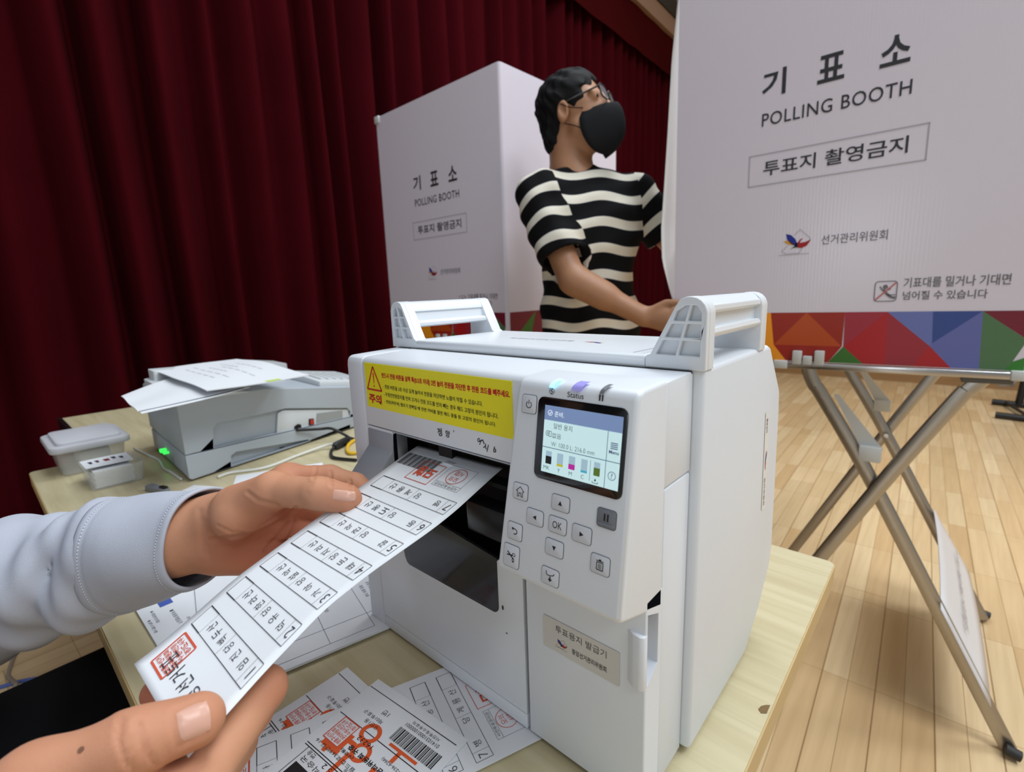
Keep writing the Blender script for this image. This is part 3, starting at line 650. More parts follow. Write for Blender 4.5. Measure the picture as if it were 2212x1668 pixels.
# sticker on the printer's right flank
bm = B(); poly(bm, lambda y, z: (-0.10585, y, z), [(0.4225, 0.937), (0.4325, 0.9345), (0.4395, 0.8475), (0.429, 0.8495)]); st = obj('side_sticker', bm, mat('sticker_white', (232, 228, 224), 0.5), PR, smooth=0)
def fs(u, v): return (-0.10565, 0.4225+0.0065*(1-v)+0.010*u, 0.936-(1-v)*0.0875)
bm = B(); g2 = lambda u, v: fs(v, 1-u)
text(bm, '중앙선거', g2, 0.06, 0.3, 0.2, 0.72, bold=0.01); obj('sticker_lettering', bm, M_black, st, smooth=0); bm = B(); text(bm, '관리위원회', g2, 0.66, 0.3, 0.95, 0.72, bold=0.01); obj('sticker_lettering', bm, mat('sticker_ink', (120, 112, 108), 0.5), st, smooth=0)
bird(st, g2, (0.48, 0.5), 0.09, 0.3)
# ================================================================== the held ballot
def _edge(P):
    P = np.array(P)[::-1]; ys = np.linspace(.034, .247, 400); o = []
    for c in (0, 2):
        a = np.interp(ys, P[:, 1], P[:, c]); a = np.concatenate([2*a[0]-a[1:16][::-1], a, 2*a[-1]-a[-16:-1][::-1]]); o.append(np.convolve(a, np.ones(31)/31, 'valid'))
    return ys, o[0], o[1]
_ys, _xl, _zl = _edge([(-.333, .247, .9125), (-.333, .237, .910), (-.333, .195, .896), (-.333, .152, .882), (-.333, .13, .8745), (-.333, .093, .862), (-.329, .063, .850), (-.317, .036, .846)])
_, _xr, _zr = _edge([(-.234, .247, .914), (-.234, .237, .911), (-.234, .199, .898), (-.234, .179, .893), (-.234, .154, .8885), (-.234, .132, .8845), (-.234, .105, .8775), (-.229, .07, .865), (-.217, .034, .856)])
def ball(a, b, d=0.0):
    """point on the held ballot: a from its blank-box edge (0..0.1), b from the header end (0..0.2226), d off the surface"""
    u = a*10; y = .034+b/1.045
    y -= 0.004*u*min(1, max(0, (.2-y)/.08))*min(1, max(0, (y-.034)/.02)); y = min(max(y, .034), .247)
    def g(u, y): return Vector((np.interp(y, _ys, _xl)*(1-u)+np.interp(y, _ys, _xr)*u, y, np.interp(y, _ys, _zl)*(1-u)+np.interp(y, _ys, _zr)*u))
    p = g(u, y)
    if d:
        n = (g(u+.01, y)-g(u-.01, y)).cross(g(u, min(y+.002, .247))-g(u, max(y-.002, .034))).normalized(); p += n*d
    return p
ROWS = [('1', '임진', '백두산'), ('2', '덕유', '한라산'), ('3', '가야', '설악산'), ('4', '태든', '지리산'), ('5', '갈', '관악산'), ('6', '등', '도봉산'), ('7', '병', '계룡산')]
M_rule = mat('fine_rule_ink', (64, 64, 68), 0.6); M_stampred = mat('stamp_red', (214, 84, 58), 0.6)
SEAL = ['영통구선거', '관리위원회', '수원시인장', '경기도사무']
def seal(bm, f, a0, b0, a1, b1):
    """a red official seal: thick frame and rows of block letters"""
    w = (a1-a0)*0.05
    for p, q in (((a0, b0), (a1, b0)), ((a1, b0), (a1, b1)), ((a1, b1), (a0, b1)), ((a0, b1), (a0, b0))): line(bm, f, p, q, w, 3)
    n = 4
    for i, s in enumerate(SEAL):
        h = (b1-b0-2.6*w)/n
        for j, ch in enumerate(s):
            cw = (a1-a0-2.6*w)/len(s)
            text(bm, ch, lambda u, v: f(-u, -v), -(a1-1.3*w-j*cw-cw*0.06), -(b0+1.3*w+(i+0.92)*h), -(a1-1.3*w-(j+0.94)*cw), -(b0+1.3*w+(i+0.08)*h), bold=0.012)
def ballot_print(parent, f, rows, header=True, foot=True, k=1.0):
    bm = B(); T_ = lambda u, v: f(-u, -v)                       # lettering reads upside-down from the camera
    def tx(body, a, b, h, w=None, bold=-0.006, cen=True):       # a: centre, b: side nearest the header
        if w: text(bm, body, T_, -(a+w/2), -(b+h), -(a-w/2), -b, bold=bold)
        else: text(bm, body, T_, -a, -(b+h), h=h, bold=bold, align='c')
    for i in rows:
        n, party, name = ROWS[i-1]; b0 = .0313+(i-1)*.02248; b1 = b0+.0128
        for b in (b0, b1): line(bm, f, (.0078, b), (.0952, b), .00035, 6)
        for a in (.0078, .0952): line(bm, f, (a, b0), (a, b1), .00035)
        for a in (.0232, .0545, .0875): line(bm, f, (a, b0), (a, b1), .00018)
        for b in (b0, b1): line(bm, f, (.0078, b), (.0232, b), .0006, 2)
        tx(n, .0915, b0+.0035, .0062, bold=-0.012)
        for j, ch in enumerate(name): tx(ch, .0488-j*.0098, b0+.0036, .0060)
        if len(party) == 2: tx(party[0], .0815, b0+.0036, .0058); tx(party[1], .0705, b0+.0036, .0058)
        else: tx(party[0], .0815, b0+.0036, .0058)
        tx('당', .0592, b0+.0036, .0058)
    if header:
        for ch, a in zip('공평선거투표', (.0805, .068, .0555, .0435, .0335, .0245)): tx(ch, a, .0095, .0092, .0078, bold=0.0)
    if foot:
        frame_rect(bm, f, .0585, .187, .0862, .2105, .0002, 3); line(bm, f, (.0585, .1915), (.0862, .1915), .0002, 3)
        tx('사전투표관리관', .0723, .1878, .0028, .024, bold=-0.004)
        for q in range(34):
            wv = .0006+.0007*((q*7919) % 5)/5; aa = .0028+q*.00125
            poly(bm, f, [(aa, .196), (aa+wv*0.7, .196), (aa+wv*0.7, .2105), (aa, .2105)])
    obj('ballot_print', bm, M_rule, parent, smooth=0)
    bm = B()
    if header:
        seal(bm, f, .0112, .0068, .0345, .0265)
    if foot:
        obj('red_stamp', bm, M_stampred, parent, smooth=0) if header else bm.free(); bm = B(); frame_rect(bm, f, .0285, .1845, .0545, .2065, .0005, 3); text(bm, '모형', T_, -.0515, -.2015, -.0320, -.1895, bold=0.03)
        ring(bm, f, (.0722, .2005), .0088, .0084, .0005); text(bm, '모의', T_, -.0765, -.2000, -.0680, -.1950, bold=-0.004); text(bm, '시험', T_, -.0765, -.2062, -.0680, -.2012, bold=-0.004)
    obj('trial_stamp', bm, M_stampred, parent, smooth=0)
bm = B(); nu, nv = 12, 60
V1 = grid(bm, lambda u, v: ball(u*.1, v*.2226, 0.0), nv and nu, nv)
bal = obj('ballot_paper', bm, M_paper, None, smooth=180, base=(-.28, .14, .87))
tag(bal, 'white printed ballot slip coming out of the printer, held at both ends by two hands', 'ballot')
md = bal.modifiers.new('thickness', 'SOLIDIFY'); md.thickness = 0.00018; md.offset = -1
_bn = (ball(.06, .1)-ball(.05, .1)).cross(ball(.05, .11)-ball(.05, .1))
SGN = 1 if _bn.z > 0 else -1
ballot_print(bal, lambda a, b: ball(a, b, SGN*0.00040), range(1, 8))
# ================================================================== loose papers on the table
def frame2(o, ang, z):
    c, s = math.cos(ang), math.sin(ang)
    return lambda a, b, d=0.0: Vector((o[0]+a*c-b*s, o[1]+a*s+b*c, z+d))
def sheet(name, f, w, h, th, label, cat, group=None, wav=0.0006, m=None):
    bm = B()
    up = lambda a, b: f(a, b, th+wav*(math.sin(a*38+1)*math.cos(b*24)*0.5+0.5))
    grid(bm, lambda u, v: up(u*w, v*h), 14, 14); n = len(bm.verts)
    grid(bm, lambda u, v: f(u*w, v*h, 0.0), 14, 14); bm.verts.ensure_lookup_table()
    rim = [(i, 0) for i in range(15)]+[(14, j) for j in range(1, 15)]+[(i, 14) for i in range(13, -1, -1)]+[(0, j) for j in range(13, 0, -1)]
    ix = [i*15+j for i, j in rim]
    for p, q in zip(ix, ix[1:]+ix[:1]): bm.faces.new([bm.verts[p], bm.verts[q], bm.verts[q+n], bm.verts[p+n]])
    o = obj(name, bm, m or M_paper, None, smooth=30, base=tuple(f(w/2, h/2, 0))); tag(o, label, cat, group); return o, up
M_orange = mat('orange_ink', (222, 92, 44), 0.6)
def label_print(parent, f):
    """f(a,b): a from the left edge, b down from the top edge; printed upside-down to the camera"""
    T_ = lambda u, v: f(-u, v); bm = B()
    def tx(body, a0, a1, b0, b1, bold=0.0): text(bm, body, T_, -a1, -0+b0 if False else b0, -a0, b1, bold=bold)
    def up(body, a0, a1, b0, b1, bold=0.0): text(bm, body, lambda u, v: f(a1-(u-a0), b0+(v-b0)), a0, b0, a1, b1, bold=bold)
    line(bm, f, (0.001, .0085), (.096, .0085), .0006); line(bm, f, (0.002, .0380), (.093, .0380), .0006)
    for b in (.0672, .0690): line(bm, f, (.004, b), (.093, b), .0006)
    line(bm, f, (.009, .0690), (.009, .105), .0005)
    up('사전투표소투표자', .056, .0835, .0112, .0140); up('0141031000100000 1'.replace(' ', ''), .053, .0865, .0152, .0182)
    up('1번', .0300, .0362, .0172, .0218); up('제01투표구', .0170, .0375, .0248, .0282); up('우만1동', .0240, .0385, .0300, .0335)
    up('16232', .0320, .0475, .0425, .0460); up('수원시선거관리위원회 귀중', .0330, .0930, .0505, .0545, bold=0.03); up('월드컵로369번길 16', .0080, .0520, .0610, .0640)
    up('(우만동)', .0300, .0430, .0555, .0585, bold=0.02); up('(031-236-6266)', .0600, .0850, .0435, .0465); up('회송', .0450, .0520, .0640, .0670)
    up('익승국', .0120, .0330, .0745, .0785); up('번송', .0120, .0200, .0700, .0735); up('4 0 2 5 2', .0300, .0560, .0700, .0735)
    poly(bm, f, [(.0115, .0805), (.034, .0805), (.034, .105), (.0115, .105)])
    x = 0.0515; k = 0
    while x < .0945:
        wv = (.00045, .0009, .0006, .0013, .00045, .0007)[(k*5+k//3) % 6]; poly(bm, f, [(x, .0205), (x+wv, .0205), (x+wv, .0320), (x, .0320)]); x += wv+(.0005, .0008, .0004)[k % 3]; k += 1
    obj('label_print', bm, M_black, parent, smooth=0)
    bm = B(); g = lambda a, b: f(a, b)+Vector((0, 0, -0.00006))
    ring(bm, g, (.0372, .0372), .0088, .0080, .0036); ring(bm, g, (.0440, .0510), .0082, .0075, .0034)
    for a0, b0, a1, b1 in ((.026, .0455, .030, .0600), (.0125, .0585, .0310, .0622), (.0180, .0622, .0215, .0655), (.0360, .0560, .0400, .0740), (.0555, .0335, .0830, .0358), (.0655, .0358, .0690, .0440), (.0600, .0530, .0640, .0740), (.0300, .0480, .0360, .0515)):
        poly(bm, g, [(a0, b0), (a1, b0), (a1, b1), (a0, b1)])
    obj('orange_overprint', bm, M_orange, parent, smooth=0)
    bm = B(); seal(bm, lambda a, b: f(a, .0965-b), .0095, .0965-.0580, .0262, .0965-.0385); obj('red_stamp', bm, M_stampred, parent, smooth=0)
    bm = B(); up('인품', .0125, .0330, .0825, .0895, bold=0.03); up('무료', .0125, .0330, .0930, .1000, bold=0.03); obj('reversed_print', bm, M_paper, parent, smooth=0)
f3 = frame2((-.366, .178), 0.0, T+.0003); g3 = lambda a, b, d=0.0: f3(a, -b, d)
s3, u3 = sheet('address_label', g3, .100, .140, .0004, 'loose printed address slip lying lowest, its red seal beside the thumb hand', 'label', 'address slips under the held ballot')
label_print(s3, lambda a, b: u3(a, b)+Vector((0, 0, .00022)))
f1 = frame2((-.3626, .0672), math.radians(-21.2), T+.0018)
s1, u1 = sheet('loose_ballot', f1, .100, .216, .0004, 'loose ballot slip on the table tucked under the front foot of the label printer', 'ballot', wav=0.0004)
ballot_print(s1, lambda a, b: u1(a, b)+Vector((0, 0, .00022)), (1, 2, 3, 4, 5, 6, 7))
f2 = frame2((-.330, .186), math.radians(5.7), T+.0034); g2_ = lambda a, b, d=0.0: f2(a, -b, d)
s2, u2 = sheet('address_label', g2_, .100, .140, .0004, 'loose address slip with a barcode and big orange letters, lying topmost', 'label', 'address slips under the held ballot')
label_print(s2, lambda a, b: u2(a, b)+Vector((0, 0, .00022)))
# printed document packs
def doc_print(parent, up, w, h, rules, lines, tab=None, seed=1):
    rnd = random.Random(seed); q = lambda a, b: up(a, b)+Vector((0, 0, .0002))
    bm = B()
    for p, r in rules: line(bm, q, p, r, .0004, 4)
    for body, a, b, hh in lines: text(bm, body, lambda u, v: q(u, v), a, b, h=hh)
    obj('document_print', bm, mat('soft_print_%d' % seed, (92, 94, 112), 0.6), parent, smooth=0)
    if tab:
        bm = B(); poly(bm, q, tab); obj('blue_heading', bm, mat('blue_print', (72, 96, 178), 0.6), parent, smooth=0)
fa = frame2((-.632, .076), 0.0, T+.0002)
da, ua = sheet('document_pack', fa, .21, .297, .0022, 'thick white printed document with a small blue heading under the shirt cuff', 'document', wav=0.0003)
doc_print(da, ua, .21, .297, [], [('■ 투표용지발급기', .048, .0225, .004), ('◆ 시험운영 및 점검', .034, .0085, .0032), ('◆ 설치 시 확인 사항', .05, .0028, .0032), ('운영', .075, .031, .003)], [(.018, .018), (.034, .018), (.034, .030), (.018, .030)], 2)
fb = frame2((-.615, .131), math.radians(-13.8), T+.0026)
db, ub = sheet('document_pack', fb, .206, .29, .0022, 'thick white document with ruled table running under the left front corner of the printer', 'document', wav=0.0003)
doc_print(db, ub, .206, .29, [((.01, .052), (.196, .052)), ((.01, .10), (.196, .10)), ((.01, .142), (.196, .142)), ((.112, .052), (.112, .142)), ((.196, .0), (.196, .142)), ((.172, .0), (.172, .19))],
          [('(설치 시)', .118, .04, .0042), ('선거관리시스템)', .118, .032, .0042), ('- 설치 장소의 평탄 여부', .118, .072, .0038), ('- 시험운영 시 점검', .118, .064, .0038), ('- 통신망 점검 및 투표용지 수량 확인', .06, .118, .0038), ('- 전원 장치 점검', .118, .108, .0038), ('운영 요령', .118, .158, .0038), ('- 점검 결과 기록', .118, .150, .0038)], None, 3)
ff = frame2((-.905, .425), math.radians(-25), T+.0002)
dc, uc = sheet('printed_sheet', lambda a, b, d=0.0: ff(a, b-.14, d), .21, .15, .0006, 'single printed sheet on the table behind the hand, left of the label printer', 'paper')
doc_print(dc, uc, .2, .15, [], [('투표용지 발급 일지', .02, .12, .004), ('확인자 서명', .02, .11, .0036)], None, 4)
# ================================================================== scanner on the table
M_gr = mat('light_grey_plastic', (176, 184, 192), 0.5, bump=0.05, bscale=700); M_gr2 = mat('pale_grey_plastic', (214, 218, 220), 0.5)
S0 = Vector((-1.0, .232, T+.0012)); sa = Vector((-math.sin(math.radians(12)), math.cos(math.radians(12)), 0)); sb = Vector((-0.997, 0.05, 0)).normalized()
SCN = thing('document_scanner', 'grey desktop scanner printer on the table in front of the curtain, papers on top', 'scanner', (-1.2, .43, T))
def SP(t, h, d=0.0): return S0+sa*t+Vector((0, 0, h))+sb*d
def on_side(px, py, d=0.0):
    n = sa.cross(Vector((0, 0, 1))); P0 = SP(0, 0, d); v = Vector(_ray(px, py)); C = Vector(CAM); P = C+v*((P0-C).dot(n)/v.dot(n)); q = P-P0
    return q.dot(sa), q.z
seam = lambda t: .050-.055*t
def prism_s(bm, pts, d0, d1, bev=0.0, seg=2): prism(bm, pts, lambda t, h: SP(t, h, d0), lambda t, h: SP(t, h, d1), bev, seg)
bm = B()
low = [(0.0, .006), (.006, .002), (.49, .002), (.49, seam(.49)-.001), (0.0, seam(0)-.001)]
rec = [on_side(502, 1014), on_side(500, 985), on_side(512, 976), on_side(665, 950), on_side(669, 958), on_side(668, 968)]; rec = [(t, max(h, .004)) for t, h in rec]
plate_hole(bm, low, [[(t, h) for t, h in rec]], lambda t, h: SP(t, h, 0), lambda t, h: SP(t, h, .012)); prism_s(bm, low, .0118, .30, 0.004)
sl = obj('scanner_base', bm, M_gr, SCN, smooth=30)
topl = lambda t: .150-.06*t if t < .17 else .1398-(t-.17)*.17
upo = [(0.0, seam(0)), (.49, seam(.49)), (.49, topl(.49)), (.34, topl(.34)), (.17, topl(.17)), (0.0, topl(0)-.002)]
h1 = [on_side(463, 968), on_side(461, 925), on_side(470, 914), on_side(560, 896), on_side(618, 883), on_side(750, 882), on_side(757, 890), on_side(757, 910), on_side(640, 935), on_side(597, 941)]
bm = B(); plate_hole(bm, upo, [[(t, max(h, seam(t)+.0015)) for t, h in h1]], lambda t, h: SP(t, h, 0), lambda t, h: SP(t, h, .010)); prism_s(bm, upo, .0098, .31, 0.003)
su = obj('scanner_body', bm, M_gr, SCN, smooth=30)
for o_ in (sl, su):
    md = o_.modifiers.new('edge', 'BEVEL'); md.width = 0.004; md.segments = 2; md.limit_method = 'ANGLE'; md.angle_limit = math.radians(50)
bm = B(); blk = [on_side(598, 938, .004), on_side(600, 893, .004), on_side(612, 886, .004), on_side(752, 884, .004), on_side(757, 909, .004), on_side(640, 933, .004)]; prism_s(bm, blk, .004, .0098, .002); obj('connector_panel', bm, M_gr2, su, smooth=30)
def plate_s(name, cor, d, m, th=.002, parent=su): bm = B(); prism_s(bm, [on_side(*c, d) for c in cor], d-th, d+.0005); return obj(name, bm, m, parent, smooth=0)
plate_s('socket', [(634, 934), (636, 921), (643, 916), (649, 917), (653, 930)], .004, M_dark)
plate_s('power_switch', [(667, 905), (677, 904), (678, 917), (667, 919)], .004, M_dark); plate_s('rocker', [(670, 907), (676, 906), (676.5, 916), (670, 917)], .002, mat('switch_red', (196, 52, 44), 0.35), .002)
plate_s('rating_label', [(684, 893), (739, 887), (740, 911), (683, 921)], .004, mat('label_grey', (158, 162, 162), 0.5), .0015)
plate_s('usb_port', [(604, 967), (614, 965), (614, 976), (604, 977)], .012, M_dark, .002, sl)
bm = B(); cq = on_side(610.5, 985, .011); prism_s(bm, [(cq[0]+.0125*math.cos(a), max(.0025, cq[1]+.0095*math.sin(a))) for a in np.linspace(0, 6.2, 20)], .0095, .0125); obj('green_sticker', bm, mat('green_sticker', (36, 160, 88), 0.5), sl, smooth=0)
# top: lid, tray and operating panel
bm = B(); prism(bm, rrect(.0, .0, .33, .30, .02), lambda t, d: SP(t, topl(t)-.004, d), lambda t, d: SP(t, topl(t)+.010-.012*(t > .3), d), .003); obj('scanner_lid', bm, M_gr2, SCN, smooth=30)
bm = B(); prism(bm, rrect(.012, .235, .10, .295, .006), lambda t, d: SP(t, topl(t), d), lambda t, d: SP(t, topl(t)+.030, d), .003); obj('paper_stop', bm, M_gr2, SCN, smooth=30)
bm = B(); prism(bm, rrect(.20, .17, .30, .27, .012), lambda t, d: SP(t, topl(t), d), lambda t, d: SP(t, topl(t)+.042, d), .006); obj('feeder_cover', bm, mat('feeder_grey', (186, 188, 190), 0.5), SCN, smooth=30)
bm = B(); prism(bm, [(.31, .02), (.47, .02), (.47, .22), (.31, .22)], lambda t, d: SP(t, topl(t)-.004, d), lambda t, d: SP(t, topl(t)+.012+.04*(d-.02), d), .003)
for i in range(6): prism(bm, rrect(.33+i*.022, .05, .345+i*.022, .17, .003), lambda t, d: SP(t, topl(t)+.01+.04*(d-.02), d), lambda t, d: SP(t, topl(t)+.0155+.04*(d-.02), d), .001)
obj('operating_panel', bm, M_gr2, SCN, smooth=30)
M_led = mat('green_led', (60, 235, 90), 0.4, emit=1.2)
def left_face(px, py): return at_y(px, py, .236)
for cpx, r in (((354, 973), .0035), ((361, 978), .002)):
    c_ = at_y(cpx[0], cpx[1], .2365); bm = B(); box(bm, (c_.x-r*1.6, .230, c_.z-r*0.9), (c_.x+r*1.6, .2405, c_.z+r*0.9)); obj('green_led', bm, M_led, sl, smooth=0)
# papers lying on the scanner
def quad_sheet(name, cs, th, label, cat, hump=0.0, parent=None, n=12):
    c = [Vector(q) for q in cs]
    def f(u, v, d=0.0):
        p = c[0]*(1-u)*(1-v)+c[1]*u*(1-v)+c[2]*u*v+c[3]*(1-u)*v
        return p+Vector((0, 0, d+hump*math.sin(math.pi*u)*(0.6+0.4*v)+0.0012*math.sin(u*9+v*4)))
    bm = B(); grid(bm, lambda u, v: f(u, v, th), n, n); k = len(bm.verts); grid(bm, lambda u, v: f(u, v, 0), n, n); bm.verts.ensure_lookup_table(); m_ = n+1
    rim = [(i, 0) for i in range(m_)]+[(n, j) for j in range(1, m_)]+[(i, n) for i in range(n-1, -1, -1)]+[(0, j) for j in range(n-1, 0, -1)]; ix = [i*m_+j for i, j in rim]
    for p, q in zip(ix, ix[1:]+ix[:1]): bm.faces.new([bm.verts[p], bm.verts[q], bm.verts[q+k], bm.verts[p+k]])
    o = obj(name, bm, M_paper, None, smooth=30, base=tuple(f(.5, .5, 0))); tag(o, label, cat); return o, f
qb, fqb = quad_sheet('folded_sheet', [at_z(262, 857, .879), at_z(297, 890, .878), at_z(560, 828, .888), at_z(400, 806, .888)], .0012, 'folded white sheets sticking out over the left end of the scanner', 'paper', 0.0)
qb2, _ = quad_sheet('folded_sheet', [at_z(268, 861, .8765), at_z(306, 895, .8755), at_z(540, 838, .8845), at_z(400, 812, .8845)], .0006, 'white sheet lowest of the papers overhanging the scanner, edge peeking out', 'paper', 0.0)
qa, fqa = quad_sheet('paper_bundle', [at_z(324, 802, .8935), at_z(447, 846, .8915), at_z(668, 812, .892), at_z(512, 776, .896)], .0016, 'stapled bundle of printed white pages lying on top of the grey scanner', 'paper', 0.006)
bm = B()
for i, (u0, u1, v) in enumerate(((.25, .75, .25), (.2, .8, .36), (.3, .6, .47), (.35, .85, .58), (.2, .5, .66), (.3, .7, .78))):
    for k in range(5): line(bm, lambda u, v_: fqa(u, v_, .0019), (u0+(u1-u0)*k/5, v), (u0+(u1-u0)*(k+.7)/5, v), .016)
obj('bundle_print', bm, mat('faint_print', (196, 196, 208), 0.7), qa, smooth=0)
bm = B(); poly(bm, lambda u, v: fqa(u, v, .002), [(.965, .56), (1.0, .56), (1.0, .70), (.965, .70)]); obj('page_marker', bm, mat('lime_marker', (196, 226, 96), 0.6), qa, smooth=0)
# ================================================================== food boxes with cards
M_clear = mat('clear_plastic', (236, 236, 232), 0.18, alpha=0.26, spec=0.5); M_frost = mat('frosted_lid', (216, 216, 222), 0.35, alpha=0.72)
def open_box(bm, x0, x1, y0, y1, z0, z1, tp, r, th):
    def ringz(g, z, n): return [bm.verts.new((x, y, z)) for x, y in rrect(x0+tp*(1-n)+g, y0+tp*(1-n)+g, x1-tp*(1-n)-g, y1-tp*(1-n)-g, max(r-g, .001))]
    R = [ringz(0, z0, 0), ringz(0, z1, 1), ringz(th, z1, 1), ringz(th, z0+th, 0)]
    for a, b in zip(R, R[1:]):
        for i in range(len(a)): bm.faces.new([a[i], a[(i+1) % len(a)], b[(i+1) % len(a)], b[i]])
    bm.faces.new(list(reversed(R[0]))); bm.faces.new(R[3])
FB = thing('food_container', 'larger clear plastic box closed with a frosted lid, standing at the table end', 'container', (-1.30, .135, T))
bm = B(); open_box(bm, -1.375, -1.2325, .082, .190, T+.001, T+.048, .006, .014, .0012); obj('container_body', bm, M_clear, FB, smooth=40)
bm = B(); prism_z(bm, rrect(-1.383, .074, -1.2245, .198, .016), T+.047, T+.060, .003, 2); prism_z(bm, rrect(-1.372, .086, -1.236, .186, .012), T+.0585, T+.066, .002, 2); obj('container_lid', bm, M_frost, FB, smooth=40)
bm = B(); box(bm, (-1.345, .118, T+.0035), (-1.25, .165, T+.038), .002); cb = obj('card_stack', bm, M_paper, None, smooth=30, base=(-1.3, .14, T+.003)); tag(cb, 'white paper stack inside the larger lidded plastic box', 'paper')
SB = thing('card_case', 'small open clear plastic box full of white cards, nearer the scanner', 'container', (-1.135, .146, T))
bm = B(); open_box(bm, -1.185, -1.088, .106, .190, T+.001, T+.036, .004, .010, .0012); obj('case_body', bm, M_clear, SB, smooth=40)
bm = B()
for i in range(9): box(bm, (-1.172+.0006*((i*7) % 3), .1155+.0008*((i*5) % 3), T+.003+i*.0032), (-1.097, .171+.0006*((i*3) % 4), T+.0058+i*.0032))
cs_ = obj('card_stack', bm, M_paper, None, smooth=0, base=(-1.135, .14, T+.003)); tag(cs_, 'stack of white cards filling the small open plastic box', 'cards')
bm = B(); prism_z(bm, [(-1.176, .108), (-1.112, .1085), (-1.108, .176), (-1.174, .177)], T+.0375, T+.0381); lc = obj('printed_card', bm, M_paper, None, smooth=0, base=(-1.14, .14, T+.0375)); tag(lc, 'printed card with coloured marks lying on top of the small card box', 'card')
bm = B(); L_ = lambda x, y: (x, y, T+.0383)
colored(bm, 'Col', L_, [([(-1.168+dx, y), (-1.150+dx, y+.002), (-1.150+dx, y+w), (-1.168+dx, y+w)], c) for y, w, c, dx in ((.116, .006, (.22, .2, .3), .012), (.126, .006, (.3, .2, .28), .01), (.138, .009, (.5, .1, .12), .012), (.150, .007, (.22, .2, .3), .006), (.161, .006, (.25, .22, .3), .014))])
obj('card_print', bm, M_print, lc, smooth=0)
# ================================================================== small things
def kn(px, py, z=T): return at_z(px, py, z)
a_, b_ = kn(322, 1058), kn(374, 1071); d_ = (b_-a_).normalized(); n_ = Vector((-d_.y, d_.x, 0))
KN = thing('box_cutter', 'small grey box cutter lying on the table in front of the scanner', 'knife', tuple(a_))
bm = B(); prism(bm, [(0, -.006), (.004, -.0075), (.05, -.007), (.056, -.004), (.056, .004), (.05, .007), (.004, .0075), (0, .006)], lambda s, t: a_+d_*s+n_*t, lambda s, t: a_+d_*s+n_*t+Vector((0, 0, .010)), .0015); obj('knife_body', bm, mat('knife_grey', (122, 124, 130), 0.4), KN)
bm = B(); prism(bm, [(.038, -.0035), (.054, -.0035), (.054, .0035), (.038, .0035)], lambda s, t: a_+d_*s+n_*t+Vector((0, 0, .0095)), lambda s, t: a_+d_*s+n_*t+Vector((0, 0, .0135)), .001); obj('slider', bm, M_dark, KN)
for i, (px, py, w, h, an, lb) in enumerate(((392, 1062, .05, .026, .5, 'torn white paper label lying beside the grey box cutter'), (283, 1093, .04, .02, .2, 'small white paper scrap just showing behind the shirt sleeve'))):
    c_ = at_z(px, py, T+.0003); q_ = frame2((c_.x, c_.y), an, T+.0003); o_, _ = sheet('paper_scrap', q_, w, h, .0003, lb, 'paper', wav=0.0012)
def cable(name, pts, r, m, label, cat='cable', n=10):
    bm = B(); tube(bm, catmull(pts, n), r, 10); o = obj(name, bm, m, None, smooth=180, base=tuple(Vector(pts[0]))); tag(o, label, cat); return o
M_cw = mat('white_cable', (222, 222, 214), 0.5); M_cb = mat('black_cable', (20, 20, 21), 0.5); M_cy = mat('yellow_cable', (228, 182, 40), 0.45)
cable('white_cable', [at_z(470, 1031, T+.003), at_z(499, 1021.5, T+.003), at_z(574, 1010, T+.003), at_z(646, 983, T+.004), at_z(700, 964, T+.008), at_z(728, 957, T+.014)], .0028, M_cw, 'white cable running along the table in front of the scanner')
cable('thin_white_cable', [at_z(290, 969, T+.0025), at_z(320, 983, T+.0025), at_z(343, 994, T+.0025), at_z(354, 1012, T+.0025), at_z(370, 1020, T+.0025), at_z(392, 1036, T+.0025)], .0022, M_cw, 'thin white cable at the left end of the scanner')
p0 = SP(*on_side(644, 928, 0), -.006)
cable('power_cable', [SP(*on_side(644, 928, 0), .006), p0, at_z(690, 927, T+.030), at_z(716, 926, T+.030), at_z(742, 938, T+.016), at_z(762, 948, T+.004), at_z(800, 952, T+.004)], .0032, M_cb, 'black power cable leaving the socket on the side of the scanner')
PG = thing('power_plug', 'black cable plug lying on the table between scanner and label printer', 'plug', tuple(at_z(735, 965, T)))
bm = B(); tube(bm, [at_z(722, 966, T+.008), at_z(726, 963, T+.009), at_z(748, 952, T+.010), at_z(753, 950, T+.010)], [.006, .009, .009, .006], 8); obj('plug_body', bm, M_cb, PG)
bm = B(); tube(bm, catmull([at_z(722, 966, T+.008), at_z(715, 976, T+.004), at_z(718, 987, T+.004), at_z(737, 991, T+.004), at_z(770, 994, T+.004)], 8), .0032, 8); obj('plug_cord', bm, M_cb, PG)
cable('yellow_cable', [at_z(790, 950, T+.004), at_z(768, 951, T+.004), at_z(754, 960, T+.004), at_z(750, 972, T+.004), at_z(756, 979, T+.004), at_z(775, 978, T+.004)], .0038, M_cy, 'yellow cable loop on the table just left of the label printer')
# second table behind the far end, with its dark edge
ST = thing('side_table', 'second pale table with a black edge beyond the table end', 'table', (-1.66, .42, 0))
bm = B(); box(bm, (-1.96, .16, .69), (-1.362, .66, .712)); obj('tabletop', bm, M_maple, ST, smooth=0)
bm = B(); box(bm, (-1.966, .152, .672), (-1.356, .162, .7135)); box(bm, (-1.3615, .162, .672), (-1.356, .66, .7135)); obj('edge_strip', bm, M_dark, ST, smooth=0)
for x in (-1.93, -1.40):
    for y in (.20, .62): bm = B(); tube(bm, [(x, y, .68), (x, y, 0)], .014, 10); obj('leg', bm, M_leg, ST)
